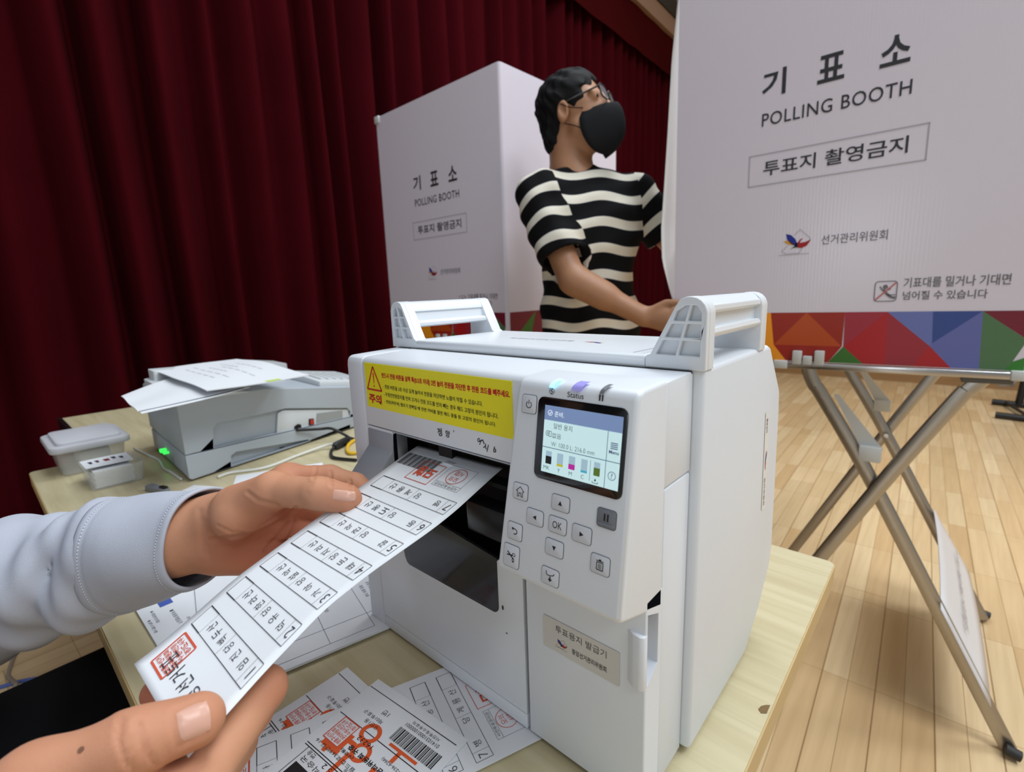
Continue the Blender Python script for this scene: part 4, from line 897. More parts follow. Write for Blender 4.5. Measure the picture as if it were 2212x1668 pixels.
# ================================================================== polling booths
def booth_panel_mat():
    m = mat('white_fluted_plastic', (222, 214, 225), 0.26, spec=0.5)
    nt = m.node_tree; b = nt.nodes['Principled BSDF']; tc = nt.nodes['Texture Coordinate'] if 'Texture Coordinate' in nt.nodes else nt.nodes.new('ShaderNodeTexCoord')
    wv = nt.nodes.new('ShaderNodeTexWave'); wv.bands_direction = 'DIAGONAL'; wv.inputs['Scale'].default_value = 90; nt.links.new(tc.outputs['Object'], wv.inputs['Vector'])
    mp = nt.nodes.new('ShaderNodeMapping'); mp.inputs['Scale'].default_value = (1, 1, 0.0); nt.links.new(tc.outputs['Object'], mp.inputs['Vector']); nt.links.new(mp.outputs[0], wv.inputs['Vector'])
    bp = nt.nodes.new('ShaderNodeBump'); bp.inputs['Strength'].default_value = 0.05; bp.inputs['Distance'].default_value = 0.001
    nt.links.new(wv.outputs[0], bp.inputs['Height']); nt.links.new(bp.outputs[0], b.inputs['Normal']); return m
M_panel = booth_panel_mat(); M_tray = mat('tray_white', (216, 214, 212), 0.4); M_clip = mat('clip_plastic', (206, 208, 206), 0.4)
M_ink = mat('sign_black', (44, 43, 47), 0.5); M_gink = mat('sign_grey', (112, 108, 112), 0.5); M_blackfoot = mat('foot_black', (40, 38, 36), 0.6); M_hair_line = mat('sign_line', (172, 168, 174), 0.5)
BX, BY = -.597, 1.311
PB = thing('polling_booth', 'large white polling booth nearest the camera, on a folding stand with crossed steel legs', 'voting booth', (BX, BY, 0), None)
ZB, ZT = .8485, 1.787
P = lambda x, y, z: Vector((BX+x, BY+y, z))
# front and right-hand screen folded from one sheet, 4 mm thick
o_ = [(.031, 0), (.717, 0)]+arc(.717, .012, .012, -90, 0, 5)[1:]+[(.729, .745)]
i_ = [(.725, .745)]+[(.725, .012)]+arc(.717, .012, .008, 0, -90, 4)[1:]+[(.031, .004)]
bm = B(); prism(bm, o_+i_, lambda x, y: P(x, y, ZB), lambda x, y: P(x, y, ZT)); pan = obj('screen_panel', bm, M_panel, PB, smooth=30)
FR = lambda x, z: P(x, -.0007, z); FR2 = lambda x, z: P(x, -.0011, z)
for ch, x in (('기', .2285), ('표', .3385), ('소', .4475)): bm = B(); text(bm, ch, FR, x, 1.4545, x+.049, 1.5095, bold=0.022); obj('sign_title', bm, M_ink, pan, smooth=0)
bm = B()
text(bm, 'POLLING BOOTH', FR, .2315, 1.3935, .5035, 1.4215, bold=0.006, space=1.08); obj('sign_subtitle', bm, M_ink, pan, smooth=0); bm = B(); text(bm, '투표지 촬영금지', FR, .2395, 1.2835, .5065, 1.3165, bold=0.012)
obj('photo_ban_lettering', bm, M_ink, pan, smooth=0)
bm = B(); frame_rect(bm, FR, .2085, 1.264, .5365, 1.3325, .0022); obj('sign_frame', bm, M_hair_line, pan, smooth=0)
bm = B(); text(bm, '선거관리위원회', FR, .3675, 1.1155, .487, 1.1365, bold=0.006)
obj('office_name', bm, M_gink, pan, smooth=0); bm = B(); text(bm, '기표대를 밀거나 기대면', FR, .522, 1.0135, .6825, 1.0345, bold=0.012); text(bm, '넘어질 수 있습니다', FR, .5225, .9885, .6525, 1.0065, bold=0.012)
obj('notice_lettering', bm, M_gink, pan, smooth=0)
bird(pan, FR, (.318, 1.1215), .024, outline=M_hair_line)
bm = B(); x0, x1, z0, z1 = .4735, .5115, .9865, 1.0285
L = rrect(x0, z0, x1, z1, .006); path(bm, FR, L+L[:1], .0018); ring(bm, FR, (.4915, 1.017), .0045, .0045, .004)
path(bm, FR, [(.488, 1.012), (.494, 1.003), (.503, .9945), (.510, .9935)], .005); path(bm, FR, [(.487, 1.010), (.482, 1.018)], .0025); path(bm, FR, [(.492, 1.008), (.501, 1.013)], .0025); path(bm, FR, [(.495, .9995), (.510, 1.0)], .0018)
obj('pictogram', bm, M_gink, pan, smooth=0)
bm = B(); line(bm, FR2, (x0+.002, z0+.003), (x1-.002, z1-.003), .003); obj('pictogram_slash', bm, mat('slash_red', (196, 104, 100), 0.5), pan, smooth=0)
# coloured triangle border
def rgb(r, g, b): return tuple(min(1, (c*.93+.012)/0.47) for c in lin((r, g, b)))  # grey lift puts the panel's veiling gloss into the print colours
t_, m_, b_ = .9640, .8865, ZB
OD, OM, OR, YE, GR, PK, RD, PR2, LV, BL, LB, GG, MR, G2 = [rgb(*c) for c in ((150, 72, 38), (162, 104, 46), (152, 62, 34), (190, 150, 52), (92, 128, 72), (152, 76, 92), (158, 50, 64), (150, 72, 86), (124, 130, 160), (86, 104, 144), (120, 124, 156), (108, 130, 106), (130, 40, 76), (86, 134, 72))]
band = [([(.031, b_), (.05, b_), (.05, t_), (.031, t_)], MR), ([(.05, t_), (.125, t_), (.05, m_)], LV), ([(.05, m_), (.125, t_), (.125, b_), (.05, b_)], GR), ([(.125, t_), (.272, t_), (.282, m_), (.200, m_)], YE), ([(.125, t_), (.2, m_), (.125, b_)], rgb(178, 140, 48)),
        ([(.125, b_), (.2, m_), (.282, m_), (.311, b_)], rgb(186, 150, 60)), ([(.272, t_), (.348, t_), (.282, m_)], OD), ([(.348, t_), (.422, m_), (.282, m_)], OM), ([(.348, t_), (.423, t_), (.422, m_)], OD), ([(.282, m_), (.422, m_), (.397, b_), (.311, b_)], OR),
        ([(.425, m_), (.464, b_), (.397, b_)], GR), ([(.423, t_), (.499, t_), (.425, m_)], PK), ([(.499, t_), (.504, b_), (.464, b_), (.425, m_)], RD), ([(.499, t_), (.574, .893), (.551, b_), (.504, b_)], PR2), ([(.574, .893), (.612, b_), (.551, b_)], RD),
        ([(.499, t_), (.574, t_), (.578, .898), (.574, .893)], LV), ([(.574, t_), (.649, t_), (.578, .898)], BL), ([(.578, .898), (.649, t_), (.654, b_), (.612, b_), (.574, .893)], LB), ([(.649, t_), (.716, .908), (.700, .866), (.690, b_), (.654, b_)], GG), ([(.649, t_), (.717, t_), (.717, .908)], MR), ([(.700, .866), (.717, .875), (.717, b_), (.690, b_)], G2)]
bm = B(); colored(bm, 'Col', FR, band)
SD = lambda y, z: P(.7297, y, z)
side_b = [([(.012, b_), (.012, t_), (.16, t_)], MR), ([(.012, b_), (.16, t_), (.12, b_)], GR), ([(.12, b_), (.16, t_), (.30, t_), (.22, b_)], MR), ([(.22, b_), (.30, t_), (.42, t_), (.40, b_)], OR), ([(.40, b_), (.42, t_), (.56, t_), (.52, b_)], YE), ([(.52, b_), (.56, t_), (.745, t_), (.745, b_)], RD)]
colored(bm, 'Col', SD, side_b); obj('triangle_border', bm, M_print, pan, smooth=0)
# corner clips and hooks
for x, z in ((.024, 1.762),):
    bm = B(); box(bm, tuple(P(x, -.006, z)), tuple(P(x+.032, .010, z+.029)), .003); obj('corner_clip', bm, M_clip, PB)
for x0, x1, zt in ((.3255, .3450, .8745), (.3475, .3665, .8625), (.3710, .3905, .8760)):
    bm = B(); box(bm, tuple(P(x0, -.013, .842)), tuple(P(x1, -.002, zt)), .002); obj('hook', bm, M_clip, PB)
# folding stand
bm = B(); box(bm, tuple(P(.295, .004, .834)), tuple(P(.74, .60, .8475)), .002); obj('tray_board', bm, M_tray, PB)
M_alu = mat('aluminium_rail', (186, 182, 180), 0.22, metal=1.0)
for y0, y1 in ((-.012, .004), (.60, .612)):
    bm = B(); prism(bm, [(y0, .832), (y1, .832), (y1, .8475), (y0+.004, .8475), (y0, .845)], lambda y, z: P(.305, y, z), lambda y, z: P(.705, y, z), .001); obj('edge_rail', bm, M_alu, PB)
for x in (.286, .699):
    bm = B(); box(bm, tuple(P(x, -.0145, .8305)), tuple(P(x+.03, .615, .8495)), .002); obj('end_cap', bm, M_clip, PB)
def leg(y, pts, nm='leg'):
    bm = B(); tube(bm, catmull([P(x-.012, y, z) for x, z in pts], 6), .013, 12, flat=(.016, .031), up0=(1, 0, 0)); return obj(nm, bm, M_steel, PB, smooth=60)
for y, s in ((.022, 0), (.60, 1)):
    leg(y+.020-s*.04, [(.366, .832), (.369, .815), (.382, .785), (.402, .755), (.520, .548), (.72, .155), (.798, .002)])
    leg(y, [(.676, .828), (.655, .80), (.640, .778), (.520, .548), (.30, .095), (.258, .002)])
    bm = B(); disc(bm, P(.5095, y+(.033 if s == 0 else -.033), .548), (0, 1, 0), .006, .03); obj('pivot_bolt', bm, M_alu, PB)
    bm = B(); yy = y+.008-s*.02
    prism(bm, [(.412, .770), (.422, .770), (.505, .662), (.515, .650), (.496, .618), (.478, .640), (.470, .655)], lambda x, z: P(x, yy-.008, z), lambda x, z: P(x, yy-.0045, z))
    box(bm, tuple(P(.470, yy-.022, .620)), tuple(P(.513, yy+.004, .656)), .003); obj('locking_arm', bm, M_clip, PB)
    bm = B(); tube(bm, [P(.778, y, .012), P(.803, y, .006)], .012, 10); obj('foot_cap', bm, M_blackfoot, PB); bm = B(); tube(bm, [P(.233, y, .006), P(.258, y, .012)], .012, 10); obj('foot_cap', bm, M_blackfoot, PB)
for x0 in (.630,):
    bm = B(); box(bm, tuple(P(x0, -.004, .8205)), tuple(P(x0+.075, .05, .8325)), .002); obj('hinge_plate', bm, mat('hinge_grey', (96, 92, 86), 0.5), PB)
# lower cross tubes and the sign card slung between the right-hand legs
cw = [P(.652, .008, .300), P(.752, .008, .104), P(.752, .605, .125), P(.652, .605, .31)]
cw = [q+Vector((-.006, 0, .006)) for q in cw]
bm = B(); grid(bm, lambda u, v: cw[0]*(1-u)*(1-v)+cw[1]*u*(1-v)+cw[2]*u*v+cw[3]*(1-u)*v+Vector((.004, 0, .006))*math.sin(math.pi*v), 6, 6)
sc_ = obj('sign_card', bm, mat('card_white', (226, 222, 222), 0.5), PB, smooth=180); md = sc_.modifiers.new('thick', 'SOLIDIFY'); md.thickness = .002
bm = B(); cf = lambda u, v: cw[0]*(1-u)*(1-v)+cw[1]*u*(1-v)+cw[2]*u*v+cw[3]*(1-u)*v+Vector((.0065, 0, .0085))
text(bm, '기표대를 밀거나 기대면 넘어질 수 있습니다', lambda a, b: cf(1-b, a), .15, .45, .85, .53, bold=0.01); obj('card_lettering', bm, M_gink, sc_, smooth=0)
# left booth: the same booth, set further away
P2 = copy_tree(PB)
for q in [o for o in bpy.data.objects if o.parent == P2]:
    if q.name.startswith('screen_panel'):
        for w in [q]+[o for o in bpy.data.objects if o.parent == q and o.name.startswith('triangle')]:   # the further screen reaches a little wider on its left
            w.data = w.data.copy()
            for v in w.data.vertices:
                if v.co.x < .032: v.co.x -= .031
    if q.name.startswith('corner_clip'): q.location.x -= .031; P2['label'] = 'smaller white polling booth further back, in front of the red curtain beside the standing person'
PB.rotation_euler = (0, math.radians(-0.6), math.radians(3.0)); P2.location = (-1.936, 1.336, 0); P2.rotation_euler = (0, 0, math.radians(-0.6))
PB['group'] = P2['group'] = 'polling booths in the hall'
# white privacy cloth at the open left side of the near booth (hung on it: only the near booth shows one)
bm = B()
prof = [(1.775, .029), (1.702, .022), (1.60, .012), (1.431, .004), (1.289, -.004), (1.191, -.010), (1.108, -.006), (1.037, .014), (.985, .030)]
def cl(u, v):
    z = 1.775-(1.775-.985)*v; x = np.interp(-z, [-p[0] for p in prof], [p[1] for p in prof])
    return P(x*(1.0-0.6*u)+.012*u+.006*math.sin(u*22)*v*(u > .04)-.001, .006+.62*u-.05*v*u, z+.05*u*(v > .5)*(v-.5))
grid(bm, cl, 50, 30); clo = obj('privacy_cloth', bm, mat('white_cloth', (224, 224, 222), 0.8, bump=0.15, bscale=600, spec=0.2), PB, smooth=180)
md = clo.modifiers.new('thick', 'SOLIDIFY'); md.thickness = .0015
# black steel stand far back on the right
BS = thing('steel_stand', 'black steel stand on the floor far behind the near booth, at the picture edge', 'stand', (.45, 5.25, 0)); M_bs = mat('black_steel', (24, 23, 23), 0.45)
for y in (5.50, 4.98):
    bm = B(); tube(bm, [(.30, y, .025), (1.05, y-.12, .025)], .024, 10); obj('floor_rail', bm, M_bs, BS)
bm = B(); tube(bm, [(.45, 5.47, .03), (.50, 5.47, .95)], .024, 10); obj('post', bm, M_bs, BS)
bm = B(); tube(bm, [(.38, 5.47, .03), (.48, 4.98, .03)], .012, 8); obj('cross_bar', bm, M_bs, BS)
bm = B(); grid(bm, lambda u, v: Vector((.31+.12*u+.015*math.sin(v*7+u*3), 5.60-.02*math.sin(u*6), .92-.78*v)), 10, 12); bg = obj('plastic_bag', bm, mat('grey_film', (196, 190, 186), 0.4, alpha=0.8), BS, smooth=180); md = bg.modifiers.new('thick', 'SOLIDIFY'); md.thickness = .004
# ================================================================== standing person in the striped T-shirt
def unit(v): v = np.array(v, float); return v/np.linalg.norm(v)
M_skin = mat('skin', (172, 124, 92), 0.5, sub=0.10, var=0.06, vscale=60, bump=0.05, bscale=500); M_hair = mat('black_hair', (12, 12, 14), 0.7, spec=0.2, bump=0.6, bscale=140, var=0.3, vscale=90)
M_blk = mat('black_cloth', (14, 14, 16), 0.9, spec=0.15)
def person_head(root, H, f, l, skin, near_only=False, mask=True):
    """head around H (midpoint between the ears); f forward, l to the person's left"""
    f = unit(f); l = unit(l-np.dot(l, f)*f); u = np.cross(f, l); Rm = np.stack([f, l, u], 1)
    G = lambda a, b, c: tuple(np.array(H)+Rm@np.array([a, b, c]))
    LO = np.array(H)-.19; HI = np.array(H)+.19
    def local(Pt): return (Pt-np.array(H, np.float32))@np.array(Rm, np.float32)
    def head(Pt):
        q = local(Pt)
        d = ell(q, (-.006, 0, .052), (.094, .074, .084))
        d = smin(d, ell(q, (.040, 0, -.022), (.058, .058, .092)), .03)
        d = smin(d, rc(q, (.02, .050, -.045), (.078, .014, -.098), .022, .018), .025); d = smin(d, rc(q, (.02, -.050, -.045), (.078, -.014, -.098), .022, .018), .025)
        d = smin(d, rc(q, (.094, 0, .030), (.112, 0, -.016), .009, .013), .018); d = smin(d, ell(q, (.113, 0, -.020), (.012, .016, .010)), .008)
        d = smin(d, rc(q, (.088, 0, -.058), (.094, 0, -.062), .016, .014), .012)
        for s in (-1, 1):
            d = smax(d, -ell(q, (.104, s*.033, .020), (.018, .020, .012)), .012); d = smin(d, ell(q, (.082, s*.032, .020), (.013, .014, .0125)), .003)
            d = smin(d, rc(q, (.086, s*.018, .036), (.082, s*.048, .034), .008, .007), .008)
            e = ell(q@np.array([[.97, 0, .26], [0, 1, 0], [-.26, 0, .97]], np.float32), (-.004, s*.078, .004), (.019, .010, .032)); e = smax(e, -ell(q, (.000, s*.086, .006), (.011, .008, .019)), .004); d = smin(d, e, .006)
        d = smin(d, rc(q, (-.030, 0, -.04), (-.050, 0, -.17), .056, .058), .03)
        return d
    V, Fq = sdf_mesh(head, LO, HI, .0045); V = relax(V, Fq, 1, .4)
    def hair(Pt):
        q = local(Pt); d = smin(ell(q, (-.010, 0, .058), (.103, .083, .090)), ell(q, (-.060, 0, -.022), (.050, .064, .082)), .02)
        w = .004*np.sin(q[..., 1]*190+q[..., 2]*60+2*np.sin(q[..., 0]*40))+.003*np.sin(q[..., 0]*140+q[..., 2]*120)+.0035*np.sin(q[..., 1]*330-q[..., 0]*210+3*np.sin(q[..., 2]*50))
        cutp = (q[..., 0]-(.036+.66*np.maximum(q[..., 2], -.02)))*.85+w*.9
        d = smax(d, cutp, .006)
        for s in (-1, 1): d = smax(d, .030-np.linalg.norm((q-np.array((.004, s*.082, -.012), np.float32))/np.array((1, 1, 1.25), np.float32), axis=-1), .006)
        d = smax(d, -(q[..., 2]+.098)+.2*(q[..., 0]+.08), .01)
        return d+w*.45
    Vh, Fh = sdf_mesh(hair, LO, HI, .0034)
    np_obj('hair', relax(Vh, Fh, 1, .4), Fh, M_hair, root)
    # dark irises
    for s in (-1, 1):
        bm = B(); ico(bm, G(.0905, s*.032, .0195), .0062, 2, (1, 1, 1)); obj('iris', bm, M_hair, root, smooth=180)
    if mask:
        lv = [(-.004, .118, .056, .036), (-.012, .138, .046, .054), (-.036, .146, .036, .068), (-.074, .146, .034, .070), (-.106, .136, .040, .063), (-.130, .110, .050, .046), (-.137, .088, .062, .020), (-.137, .078, .070, .006)]
        def mk(s, v):
            x = v*(len(lv)-1); i = min(int(x), len(lv)-2); t = x-i; a, b = lv[i], lv[i+1]; z, Ff, Fs, Ls = [a[k]*(1-t)+b[k]*t for k in range(4)]
            ss = s*2-1; return Vector(G(Ff-(Ff-Fs)*abs(ss)**1.6, ss*Ls*1.06, z))
        bm = B(); grid(bm, mk, 20, 15); mo = obj('face_mask', bm, mat('black_mask', (24, 25, 28), 0.85, spec=0.2), root, smooth=60); md = mo.modifiers.new('t', 'SOLIDIFY'); md.thickness = .0015; md.offset = 1
        bm = B()
        for s in (-1, 1):
            tube(bm, catmull([G(.052, s*.060, -.006), G(.02, s*.079, .006), G(-.004, s*.084, .026)], 5), .0014, 6); tube(bm, catmull([G(.042, s*.072, -.066), G(.02, s*.079, -.048), G(-.006, s*.080, -.030)], 5), .0014, 6)
        obj('mask_strap', bm, M_blk, mo)
        gl = B(); le = B()
        for s in (-1, 1):
            c = (.116, s*.035, .020); pts = [G(c[0]-abs(a_-0)*0-.10*abs(c[1]+a_-0)*.6, c[1]+a_, c[2]+b_) for a_, b_ in rrect(-.025, -.019, .025, .019, .012)]
            tube(gl, pts+pts[:1], .0024, 6, caps=False)
            tube(gl, [G(.111, s*.060, .030), G(.05, s*.074, .026), G(-.005, s*.080, .026), G(-.02, s*.078, .012)], .0027, 6)
            vs = [le.verts.new(q_) for q_ in pts]; le.faces.new(vs)
        tube(gl, [G(.115, -.011, .024), G(.118, 0, .027), G(.115, .011, .024)], .0018, 6)
        go = obj('glasses', gl, mat('black_frame', (16, 16, 18), 0.3), root); lo_ = obj('lens', le, mat('lens_glass', (235, 235, 245), 0.03, alpha=0.22, spec=0.8), go, smooth=0)
    return V, Fq, head
SPn = thing('person', 'standing person in a black and cream striped T-shirt and black mask between the booths', 'person', (-.90, 1.36, 0))
HC = np.array((-.932, 1.362, 1.548)); hd = unit((.978, .206, 0)); pit = math.radians(15)
hf = hd*math.cos(pit)+np.array((0, 0, math.sin(pit))); hl = np.array((-.206, .978, 0))
hl = unit(hl+np.array((0, 0, -.02)))
HV, HF, headf = person_head(SPn, HC, hf, hl, M_skin)
SR, SL = np.array((-.972, 1.225, 1.318)), np.array((-.786, 1.492, 1.318)); MS = (SR+SL)/2; ax = unit(SL-SR); fw = unit((ax[1], -ax[0], 0))
NB = np.array((-.940, 1.362, 1.40)); HP = np.array((-.905, 1.375, .90))
ER, WR, GRP = np.array((-.838, 1.205, 1.068)), np.array((-.655, 1.288, .958)), np.array((-.560, 1.300, .942))
EL, WL = np.array((-.690, 1.585, 1.155)), np.array((-.53, 1.44, 1.18))
def bodyskin(Pt):
    d = headf(Pt)
    d = smin(d, rc(Pt, NB+(-.008, 0, -.04), HC+np.array((-.03, 0, -.05)), .060, .056), .02)
    d = smin(d, rc(Pt, MS+(0, 0, -.06), NB+(0, 0, -.02), .07, .06), .04)
    d = np.minimum(d, rc(Pt, SR, ER, .045, .040)); d = smin(d, rc(Pt, ER, WR, .040, .027), .012)
    d = smin(d, rc(Pt, ER+(WR-ER)*.1, ER+(WR-ER)*.45, .041, .038), .02)
    d = np.minimum(d, rc(Pt, SL, EL, .045, .040)); d = smin(d, rc(Pt, EL, WL, .040, .027), .012)
    g = unit(GRP-WR)
    for W_, K in ((WR, GRP), (WL, WL+np.array((.085, -.02, .0)))):
        g = unit(K-W_); up = np.array((0, 0, 1.)); n = unit(np.cross(g, up)); s = unit(np.cross(n, g)); pal = W_+g*.055
        dh = rc(Pt, W_, pal+g*.02, .026, .034, flat=(n, .55))
        for i, o in enumerate((.030, .010, -.010, -.028)):
            L = (.036, .041, .038, .030)[i]; a = pal+g*.028+s*o; b = a+g*L+n*.006*(1 if W_ is WR else -1); c = b+g*L*.45+n*(.026 if W_ is WR else -.026); e = c-g*.004+n*(.018 if W_ is WR else -.018)
            fg = np.minimum(rc(Pt, a, b, .0098, .009), rc(Pt, b, c, .009, .0083)); fg = np.minimum(fg, rc(Pt, c, e, .0083, .0075)); dh = smin(dh, fg, .006)
        a = W_+g*.022+s*.018; b = a+g*.035+s*.028-n*.004*(1 if W_ is WR else -1); c = b+g*.032+s*.006
        dh = smin(dh, np.minimum(rc(Pt, a, b, .014, .011), rc(Pt, b, c, .011, .009)), .008); d = smin(d, dh, .012)
    return d
V1_, F1_ = sdf_mesh(bodyskin, (-1.14, 1.10, .86), (-.38, 1.72, 1.78), .005); V1_ = relax(V1_, F1_, 1, .4)
np_obj('body', V1_, F1_, M_skin, SPn)
def shirt_parts(Pt):
    t = rc(Pt, MS+(0, 0, -.08)+ax*.03, MS+(0, 0, -.08)-ax*.05, .130, .130, flat=(fw, .80)); t = smin(t, rc(Pt, MS+(0, 0, -.14), HP+(0, 0, .03), .146, .146, flat=(fw, .72)), .06)
    t = smin(t, rc(Pt, HP+ax*.03+(0, 0, .06), HP+ax*.03+(0, 0, -.06), .150, .152, flat=(fw, .74)), .04)
    t = smin(t, rc(Pt, SR+ax*.03, NB+(0, 0, -.045), .062, .068), .04); t = smin(t, rc(Pt, SL-ax*.03, NB+(0, 0, -.045), .062, .068), .04)
    er = SR+(ER-SR)*.74; el = SL+(EL-SL)*.72
    return t, rc(Pt, SR, er, .069, .070), rc(Pt, SL, el, .064, .064), er, el
def shirt(Pt):
    t, a, b, er, el = shirt_parts(Pt)
    d = smin(smin(t, a, .035), b, .035)
    wr = .0045*np.sin(Pt[..., 2]*34+Pt[..., 0]*30+np.sin(Pt[..., 1]*21)*1.5)*np.sin(Pt[..., 0]*17+Pt[..., 1]*23+Pt[..., 2]*9)+.003*np.sin(Pt[..., 2]*70-Pt[..., 0]*55)
    d = d+wr
    ra = unit(ER-SR); d2 = smax(d, np.where(a < t, (Pt-er)@np.array(ra, np.float32), -1), .004)
    la = unit(EL-SL); d2 = smax(d2, np.where(b < t, (Pt-el)@np.array(la, np.float32), -1), .004)
    d2 = smax(d2, .870-Pt[..., 2], .004)
    inner = d+.004
    nk = rc(Pt, NB+np.array((-.01, 0, -.05)), NB+np.array((-.01, 0, .2)), .069, .075); d2 = smax(d2, -nk, .004)
    neckband = np.abs(rc(Pt, NB+np.array((-.01, 0, -.06)), NB+np.array((-.01, 0, .2)), .071, .071))-.005
    hole1 = rc(Pt, er, er+ra*.05, .058, .058); hole2 = rc(Pt, el, el+la*.05, .056, .056)
    return smax(smax(d2, -hole1, .004), -hole2, .004)
V2_, F2_ = sdf_mesh(shirt, (-1.14, 1.08, .86), (-.58, 1.70, 1.46), .005); V2_ = relax(V2_, F2_, 1, .4)
t, a, b, er, el = shirt_parts(V2_.astype(np.float32))
zz = V2_[:, 2].copy(); ra = unit(ER-SR); la = unit(EL-SL)
zr = 1.225-((V2_-(SR+ra*.10))@ra); zl = 1.225-((V2_-(SL+la*.095))@la)
wr_ = 1/(1+np.exp(np.clip((a-t-.006)/.006, -30, 30))); wl_ = 1/(1+np.exp(np.clip((b-t-.006)/.006, -30, 30)))
wob = .006*np.sin(V2_[:, 0]*30+V2_[:, 1]*22)
def stripe_mat():
    m = bpy.data.materials.new('striped_knit'); m.use_nodes = True; nt = m.node_tree; bs = nt.nodes['Principled BSDF']; bs.inputs['Roughness'].default_value = 0.9; bs.inputs['Specular IOR Level'].default_value = 0.15
    atn = [nt.nodes.new('ShaderNodeAttribute') for _ in range(3)]
    for q_, k_ in zip(atn, ('band', 'band_sleeve', 'sleeve')): q_.attribute_name = k_
    gt = nt.nodes.new('ShaderNodeMath'); gt.operation = 'GREATER_THAN'; gt.inputs[1].default_value = .5; nt.links.new(atn[2].outputs['Fac'], gt.inputs[0])
    at = nt.nodes.new('ShaderNodeMix'); at.data_type = 'FLOAT'; nt.links.new(gt.outputs[0], at.inputs[0]); nt.links.new(atn[0].outputs['Fac'], at.inputs[2]); nt.links.new(atn[1].outputs['Fac'], at.inputs[3])
    a = nt.nodes.new('ShaderNodeMath'); a.operation = 'SUBTRACT'; a.inputs[1].default_value = 1.225-.0135-.074*20
    d = nt.nodes.new('ShaderNodeMath'); d.operation = 'DIVIDE'; d.inputs[1].default_value = .074
    fr = nt.nodes.new('ShaderNodeMath'); fr.operation = 'FRACT'
    nt.links.new(at.outputs[0], a.inputs[0]); nt.links.new(a.outputs[0], d.inputs[0]); nt.links.new(d.outputs[0], fr.inputs[0])
    rp = nt.nodes.new('ShaderNodeValToRGB'); rp.color_ramp.interpolation = 'CONSTANT'; e = rp.color_ramp.elements
    e[0].position = 0; e[0].color = (*lin((226, 220, 205)), 1); e[1].position = .36; e[1].color = (*lin((28, 34, 58)), 1); q = e.new(.39); q.color = (*lin((18, 18, 20)), 1); q = e.new(.97); q.color = (*lin((28, 34, 58)), 1)
    nt.links.new(fr.outputs[0], rp.inputs[0]); nt.links.new(rp.outputs[0], bs.inputs['Base Color'])
    n = nt.nodes.new('ShaderNodeTexNoise'); n.inputs['Scale'].default_value = 700; bp = nt.nodes.new('ShaderNodeBump'); bp.inputs['Strength'].default_value = .15; bp.inputs['Distance'].default_value = .001
    nt.links.new(n.outputs[0], bp.inputs['Height']); nt.links.new(bp.outputs[0], bs.inputs['Normal']); return m
np_obj('striped_shirt', V2_, F2_, stripe_mat(), SPn, {'band': zz+wob, 'band_sleeve': np.where(a < b, zr, zl)+wob, 'sleeve': np.clip(.5-(np.minimum(a, b)-t-.004)/.05, 0, 1)})
# collar band
bm = B(); cpts = []
for i in range(28):
    th = 2*math.pi*i/28; q = NB+np.array((-.008, 0, -.010))+fw*math.cos(th)*.072+ax*math.sin(th)*.070+np.array((0, 0, -.030*math.cos(th)-.002)); cpts.append(tuple(q))
tube(bm, cpts+cpts[:1], .0075, 8, caps=False); obj('collar', bm, M_blk, SPn, smooth=180)
def trousers(Pt):
    d = rc(Pt, HP+(0, 0, .0), HP+(0, 0, -.06), .142, .140, flat=(fw, .74))
    for s in (-1, 1): d = smin(d, np.minimum(rc(Pt, HP+ax*s*.075+(0, 0, -.07), HP+ax*s*.09+np.array((0, 0, -.44))+fw*.02, .088, .064), rc(Pt, HP+ax*s*.09+np.array((0, 0, -.44))+fw*.02, HP+ax*s*.10+np.array((0, 0, -.815)), .064, .052)), .03)
    return smax(d, .075-Pt[..., 2], .003)
V3_, F3_ = sdf_mesh(trousers, (-1.15, 1.12, .06), (-.66, 1.64, .97), .009); np_obj('trousers', V3_, F3_, M_blk, SPn)
for s in (-1, 1):
    c = HP+ax*s*.10; c[2] = 0
    V4_, F4_ = sdf_mesh(lambda Pt: smax(smin(rc(Pt, c+(0, 0, .045)-fw*.03, c+(0, 0, .035)+fw*.15, .045, .038), rc(Pt, c+(0, 0, .05), c+(0, 0, .10), .05, .045), .03), .001-Pt[..., 2], .004), c-.25, c+.25, .008); np_obj('shoe', V4_, F4_, mat('dark_shoe', (30, 30, 34), 0.6), SPn)
# ================================================================== seated person whose hands hold the ballot
HPs = thing('person', 'seated person in grey shirt sleeves and black trousers holding the ballot slip in both hands', 'person', (-.6, -.30, 0))
M_hand = mat('hand_skin', (200, 146, 115), 0.55, sub=0.12, var=0.09, vscale=70, bump=0.12, bscale=1100, spec=0.22)
_nt = M_hand.node_tree; _b = _nt.nodes['Principled BSDF']; _l = _b.inputs['Base Color'].links[0].from_socket
_a = _nt.nodes.new('ShaderNodeAttribute'); _a.attribute_name = 'flush'; _mx = _nt.nodes.new('ShaderNodeMixRGB'); _mx.inputs[2].default_value = (*lin((186, 104, 80)), 1)
_nt.links.new(_a.outputs['Fac'], _mx.inputs[0]); _nt.links.new(_l, _mx.inputs[1]); _nt.links.new(_mx.outputs[0], _b.inputs['Base Color'])
def flush(V, spots): return np.clip(sum(k*np.exp(-(np.linalg.norm(V-np.array(c), axis=1)/r)**2) for c, r, k in spots), 0, .75)
M_nail = mat('nail', (212, 162, 142), 0.32, spec=0.4, coat=0.08)
A_ = lambda x, y, Y: np.array(at_y(x, y, Y)); Z_ = lambda x, y, z: np.array(at_z(x, y, z))
